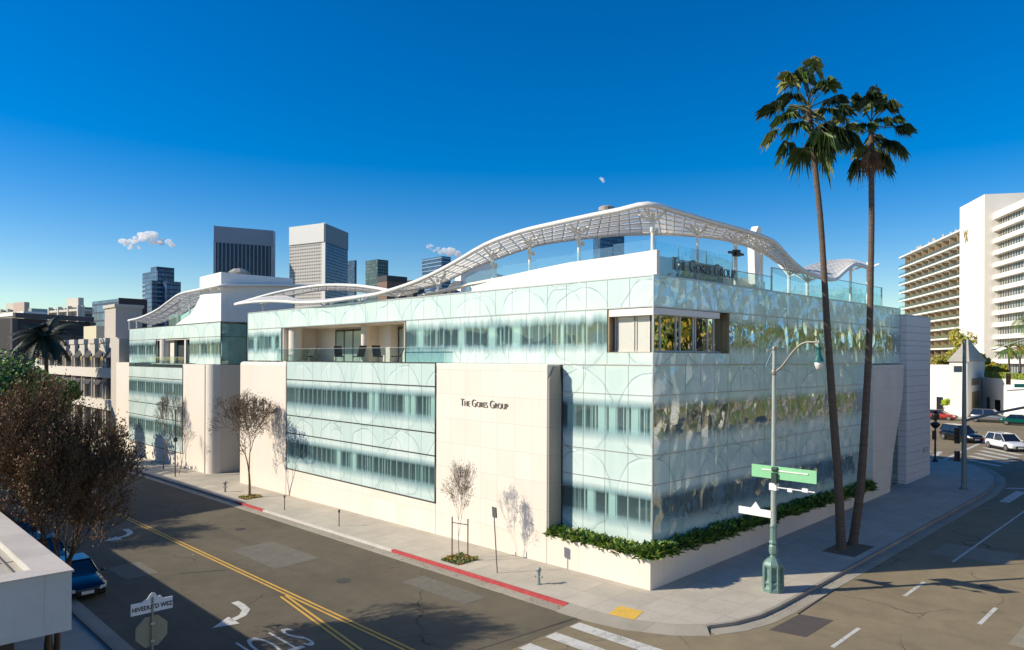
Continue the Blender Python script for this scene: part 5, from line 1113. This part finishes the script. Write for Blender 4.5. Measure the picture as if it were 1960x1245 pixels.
s0 = PD(1740, 800, 122); s0.z = zf-.3; e0 = pc+A*la*.8; d0 = Vector((e0.x-s0.x, e0.y-s0.y, 0)); mb = MB(); mb.obox(s0, d0, bk*10, (0, 0, CAMP.z-(700-690)*kz-s0.z)); 
s1 = pc+Bv*lb_*.8; s1.z = zf-.3; e1 = PD(2010, 800, 96); d1 = Vector((e1.x-s1.x, e1.y-s1.y, 0)); mb.obox(s1, d1, bk*10, (0, 0, CAMP.z-(727-691)*kz-s1.z)); mb.build('wall', M_ws, WB)
mb = MB()
d0n = d0.normalized(); d1n = d1.normalized(); f0 = -bk
for u, w_, z0, z1 in ((d0.length-3.2, 1.3, zf+.1, zf+2.8),): k = s0+d0n*u+f0*.05; k.z = z0; mb.obox(k, d0n*w_, bk*.1, (0, 0, z1-z0))
for u, w_, z0, z1 in ((2.6, 1.6, zf+.7, zf+2.6), (6.6, 2.6, zf+.5, zf+2.4)): k = s1+d1n*u+f0*.05; k.z = z0; MB().obox(k, d1n*w_, bk*.1, (0, 0, z1-z0)).build('shop_window', M_cglass, WB)
mb.build('shop_window', M_cglass, WB); k = s1+d1n*(d1.length*.55)+f0*.1
# awning in bright yellow green at the left
k = PD(1806, 690, 108); leafy((k.x, k.y), 3.6, .75, 'small lime green bush tree standing before the white building wall', 140, [mat('lime leaves', (.50, .62, .05), .7, var=.3, trans=.3)], 500, lsz=.16, tr=.05, blobs=5, low=.55)
def hotel():
    D = 225; o = CAMP+(FW+RT*((1836-CX)/FPX))*D; o.z = zf-1
    a = Vector((sin(R(56.7)), cos(R(56.7)), 0)); n = Vector((-a.y, a.x, 0)); 
    def at(px, base=o, d=a): k = (px-CX)/FPX; q = base-CAMP; return (k*q.dot(FW)-q.dot(RT))/(d.dot(RT)-k*d.dot(FW))
    o = o-n*2.2
    t = thing('hotel', 'curved white high-rise hotel with stacked balconies at the right edge', 'building', o)
    zt_ = lambda py, D_=D: CAMP.z+(690.5-py)/FPX*D_
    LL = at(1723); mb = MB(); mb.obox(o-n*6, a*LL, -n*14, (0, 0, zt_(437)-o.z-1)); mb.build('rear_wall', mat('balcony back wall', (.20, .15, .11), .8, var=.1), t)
    # floors: slabs and dividers
    fh = 3.2; ztop = zt_(436); nf = 12
    for i in range(nf):
        z = ztop-1-i*fh*(1.0 if i else 1); z = ztop-.9-(i+(.35 if i > 0 else 0))*fh
        mb = MB(); ex = 5; mb.obox(Vector((o.x, o.y, z))-n*6, a*(LL+ex), n*7.5, (0, 0, .5)); s = mb.build('balcony', M_ws, t)
        if i: gd_ = MB().obox(Vector((o.x, o.y, z+.5))+n*1.4, a*(LL+ex), n*.05, (0, 0, .95)).build('balcony_glass', clear_glass('balcony glass', (.75, .85, .85), .10) if 'balcony glass' not in bpy.data.materials else bpy.data.materials['balcony glass'], s)
    mb = MB(); m2 = MB(); nb = 9
    for j in range(nb+1): mb.obox(Vector((o.x, o.y, o.z))+a*(LL*j/nb-.15)-n*6, a*.35, n*6.6, (0, 0, ztop-o.z-1.2))
    mb.build('divider', mat('tan divider', (.34, .25, .15), .8), t)
    for i in range(nf):
        z = ztop-.9-(i+1.35)*fh+.5
        for j in range(nb): m2.obox(Vector((o.x, o.y, z))+a*(LL*j/nb+.5)-n*5.9, a*(LL/nb-1.2), n*.1, (0, 0, 2.3))
    m2.build('window', mat('hotel window', (.04, .05, .055), .1, var=.4, scale=.3), t)
    mb = MB(); mb.obox(Vector((o.x, o.y, ztop-.4))-n*4, a*(LL+3), n*.1, (0, 0, 1.3)); 
    for j in range(16): k = o+a*LL*(j/16)+n*rnd.uniform(-1, 1); mb.box(k.x-.3, k.y-.3, ztop-.4, k.x+.3, k.y+.3, ztop+.4+rnd.uniform(0, 1))
    mb.build('roof_rail', M_grey, t)
    # white slab
    S = -at(1883.5, base=o+n*2.2, d=a); mb = MB(); zs = zt_(399); ps_ = o-a*S
    v = [o+n*2.2, ps_+n*2.2, ps_-n*14, o-n*14]; v = [Vector((q.x, q.y, o.z)) for q in v]; mb.extr(v, (0, 0, zs-o.z)); mb.build('slab_wall', mat('hotel white render', (.76, .72, .64), .8, var=.02), t)
    text('lettering', 'W', 3.2, mat('gold letters', (.45, .32, .10), .4, .5), t, frame_m(Vector((o.x, o.y, zs-10))-a*(S*.27)+n*2.25, -a, (0, 0, 1)), .1)
    text('lettering', 'A', 3.2, MC['gold letters'], t, frame_m(Vector((o.x, o.y, zs-11.4))-a*(S*.31)+n*2.28, -a, (0, 0, 1)), .1)
    # right wing, curved bands
    e = ps_; RL = 46
    def cur(u, off): # u metres along -a
        return e-a*u-n*(.012*(u-10)**2 if u > 10 else 0)*-.0+n*(off+1.6*sin(min(1, max(0, (u-24)/16))*PI/2)*1.4)
    for i in range(13):
        z = zs-7.2-i*3.35; h_ = 1.25 if i else 1.9; pts_ = [cur(u, 0.0) for u in range(0, RL+1, 2)]; bkp = [cur(u, -9) for u in range(RL, -1, -2)]
        mb = MB(); mb.extr([Vector((q.x, q.y, z)) for q in pts_+bkp], (0, 0, h_)); mb.build('floor_band', MC['hotel white render'], t)
    mb = MB(); mb.obox(Vector((e.x, e.y, o.z))-n*10, -a*RL, n*8.6, (0, 0, zs-o.z-6)); mb.build('glass_wall', grid_mat('hotel ribbon glass', (.45, .43, .38), (.07, .10, .105), 1.6, 60, .3, .0, .15, var=.9), t)
    mb = MB(); mb.obox(Vector((e.x, e.y, zs-6))-n*14-a*4, -a*40, n*8, (0, 0, 3.6)); mb.build('penthouse', MC['hotel white render'], t)
    return t
hotel()
# planting by the hotel
M_yg = [mat('bright yellow leaf', (.45, .42, .05), .6, var=.3, trans=.3), mat('fresh green leaf', (.22, .30, .05), .6, var=.3, trans=.3), MC['golden leaf']]
for i, (px, pyb, D, h, rc, lab) in enumerate(((1840, 700, 128, 10.5, 2.6, 'bright yellow leafy tree behind the pyramid roof'), (1808, 720, 135, 7.5, 2.6, 'yellow green tree left of the pyramid roof below the hotel balconies'), (1880, 712, 130, 6.5, 1.8, 'small yellow green tree right of the pyramid roof'), (1905, 716, 126, 5.0, 2.0, 'low green tree on the white podium near the potted palms'))):
    q = PD(px, 690, D); leafy((q.x, q.y), h, rc, lab, 70+i, M_yg, 1300, lsz=.3, z0={0: 5.6, 1: 4.0, 2: 5.0, 3: 5.4}[i], low=.3, tr=.12)
def feather(loc, h, label, seed, L=2.6, n=22, mats=None, tr=.14, group=None):
    rr = random.Random(seed); t = thing('feather_palm', label, 'palm tree', loc, group); loc = Vector(loc)
    MB().tube([loc, loc+UP*h*.5+Vector((.1, 0, 0)), loc+UP*h], [tr*1.3, tr, tr*.9], 9).build('trunk', M_bark, t)
    lf = MB(); mats = mats or M_leafs
    for k in range(n):
        az = rr.uniform(0, 2*PI); el = rr.uniform(-.3, 1.25); p = loc+UP*h; d = Vector((cos(az)*cos(el), sin(az)*cos(el), sin(el))); pts = [p.copy()]; m_ = rr.randrange(len(mats))
        for s in range(9): d = (d+Vector((0, 0, -.17))).normalized(); p = p+d*L/9; pts.append(p.copy())
        lf.tube(pts, [.03]*9+[.01], 3, m_)
        for s in range(1, 10):
            dd = (pts[s]-pts[s-1]).normalized(); sd = dd.cross(UP).normalized(); w_ = L*.3*(1-abs(s/9-.45)); tw = .1 if L < 4 else .28
            for q in (-1, 1):
                for o_ in (0, .5):
                    b = pts[s-1].lerp(pts[s], o_); tip = b+(sd*q+dd*.6).normalized()*w_+Vector((0, 0, -w_*.35)); lf.add([b, b+dd*tw, tip], [(0, 1, 2)], m_)
    lf.build('crown', mats, t); return t
for i, (px, pyt, D, h, zb_, lab) in enumerate(((1931, 668, 118, 4.6, 7.6, 'potted feather palm on the white podium under the hanging signal'), (1952, 665, 121, 5.0, 7.4, 'feather palm at the right edge of the podium'), (1962, 600, 140, 10.5, 7.4, 'tall palm crown cut by the right edge before the hotel'))):
    q = PD(px, 690, D); feather((q.x, q.y, zb_), h, lab, 90+i, 2.4 if i < 2 else 3.6, 24, M_yg[1:]+[M_leafs[1]])
k0 = s1+d1n*2; mb = MB(); rr = random.Random(77)
for i in range(1500):
    p = s1+d1n*rr.uniform(1.5, d1.length)+bk*rr.uniform(0, 1.5); p.z = CAMP.z-(727-691)*kz+rr.uniform(0, .9); a_ = Vector((rr.gauss(0, 1), rr.gauss(0, 1), rr.gauss(0, 1))).normalized()*.2; b_2 = a_.orthogonal().normalized()*.13; mb.add([p-a_, p-b_2, p+a_, p+b_2], [(0, 1, 2, 3)], rr.randint(0, 2))
tag(mb.build('podium_hedge', M_yg[:2]+[M_leafs[1]]), 'low clipped green hedge along the top of the white podium', 'hedge')
# left greenery
for i, (px, D, h, rc, lab) in enumerate(((15, 76, 11.2, 4.2, 'broad bright green tree at the left edge above the brown twiggy trees'), (62, 82, 9.8, 3.2, 'green leafy tree right of the broad one at the left edge'), (-45, 70, 12, 4.5, 'green tree cut by the left edge'), (112, 92, 8.6, 2.8, 'smaller green tree below the dark drooping palm'))):
    q = PD(px, 690, D); leafy((q.x, q.y), h, rc, lab, 110+i, [M_leafs[1], M_leafs[0], mat('olive green leaf', (.10, .20, .03), .6, var=.3, trans=.25)], 3000, lsz=.26)
q = PD(88, 690, 96); feather((q.x, q.y, g(q.x, q.y)), 14.0, 'dark drooping feather palm in front of the dark car park', 131, 4.6, 34, [mat('dark palm leaf', (.02, .035, .015), .6, var=.2)], .25)
for i, (px, D, h, lab) in enumerate(((145, 98, 9, 'thin bare tree in front of the arched building, left one'), (192, 90, 9.5, 'thin bare tree in front of the arched building, right one'))):
    pass

# ------------------------------------------------------------------ clouds
def cloud(label, blobs, D, seed):
    rr = random.Random(seed); mb = MB()
    for (px, py, r) in blobs:
        for k in range(5):
            q = PD(px+rr.gauss(0, r*.45), py+rr.gauss(0, r*.3), D+rr.uniform(-20, 20)); s = r*D/FPX*rr.uniform(.4, .75); mb.blob(q, (s, s, s*.75), n=12, k=8, jit=.14)
    m = bpy.data.materials.get('cloud vapour')
    if not m:
        m = bpy.data.materials.new('cloud vapour'); m.use_nodes = True; t = m.node_tree; t.nodes.clear(); o = t.nodes.new('ShaderNodeOutputMaterial'); v = t.nodes.new('ShaderNodeVolumePrincipled'); v.inputs['Density'].default_value = .11; v.inputs['Color'].default_value = (1, 1, 1, 1); v.inputs['Anisotropy'].default_value = .2; t.links.new(v.outputs[0], o.inputs['Volume'])
    o = mb.build('cloud', m, None, smooth=True); tag(o, label, 'cloud', 'small clouds low in the sky'); return o
cloud('largest puffy white cloud, low in the left sky above the solitary blue tower', [(238, 462, 10), (255, 460, 12), (270, 455, 12), (286, 449, 13), (290, 458, 15), (302, 465, 10), (265, 474, 6), (325, 466, 9), (250, 472, 6)], 1900, 1)
cloud('small pinkish cloud above the long canopy slope', [(822, 472, 6), (835, 478, 6), (850, 483, 8), (862, 482, 12), (877, 487, 10), (888, 492, 6)], 1900, 2)
cloud('tiny wisp of cloud alone in the sky above the canopy crest', [(1153, 344, 5), (1156, 348, 3)], 1900, 3)
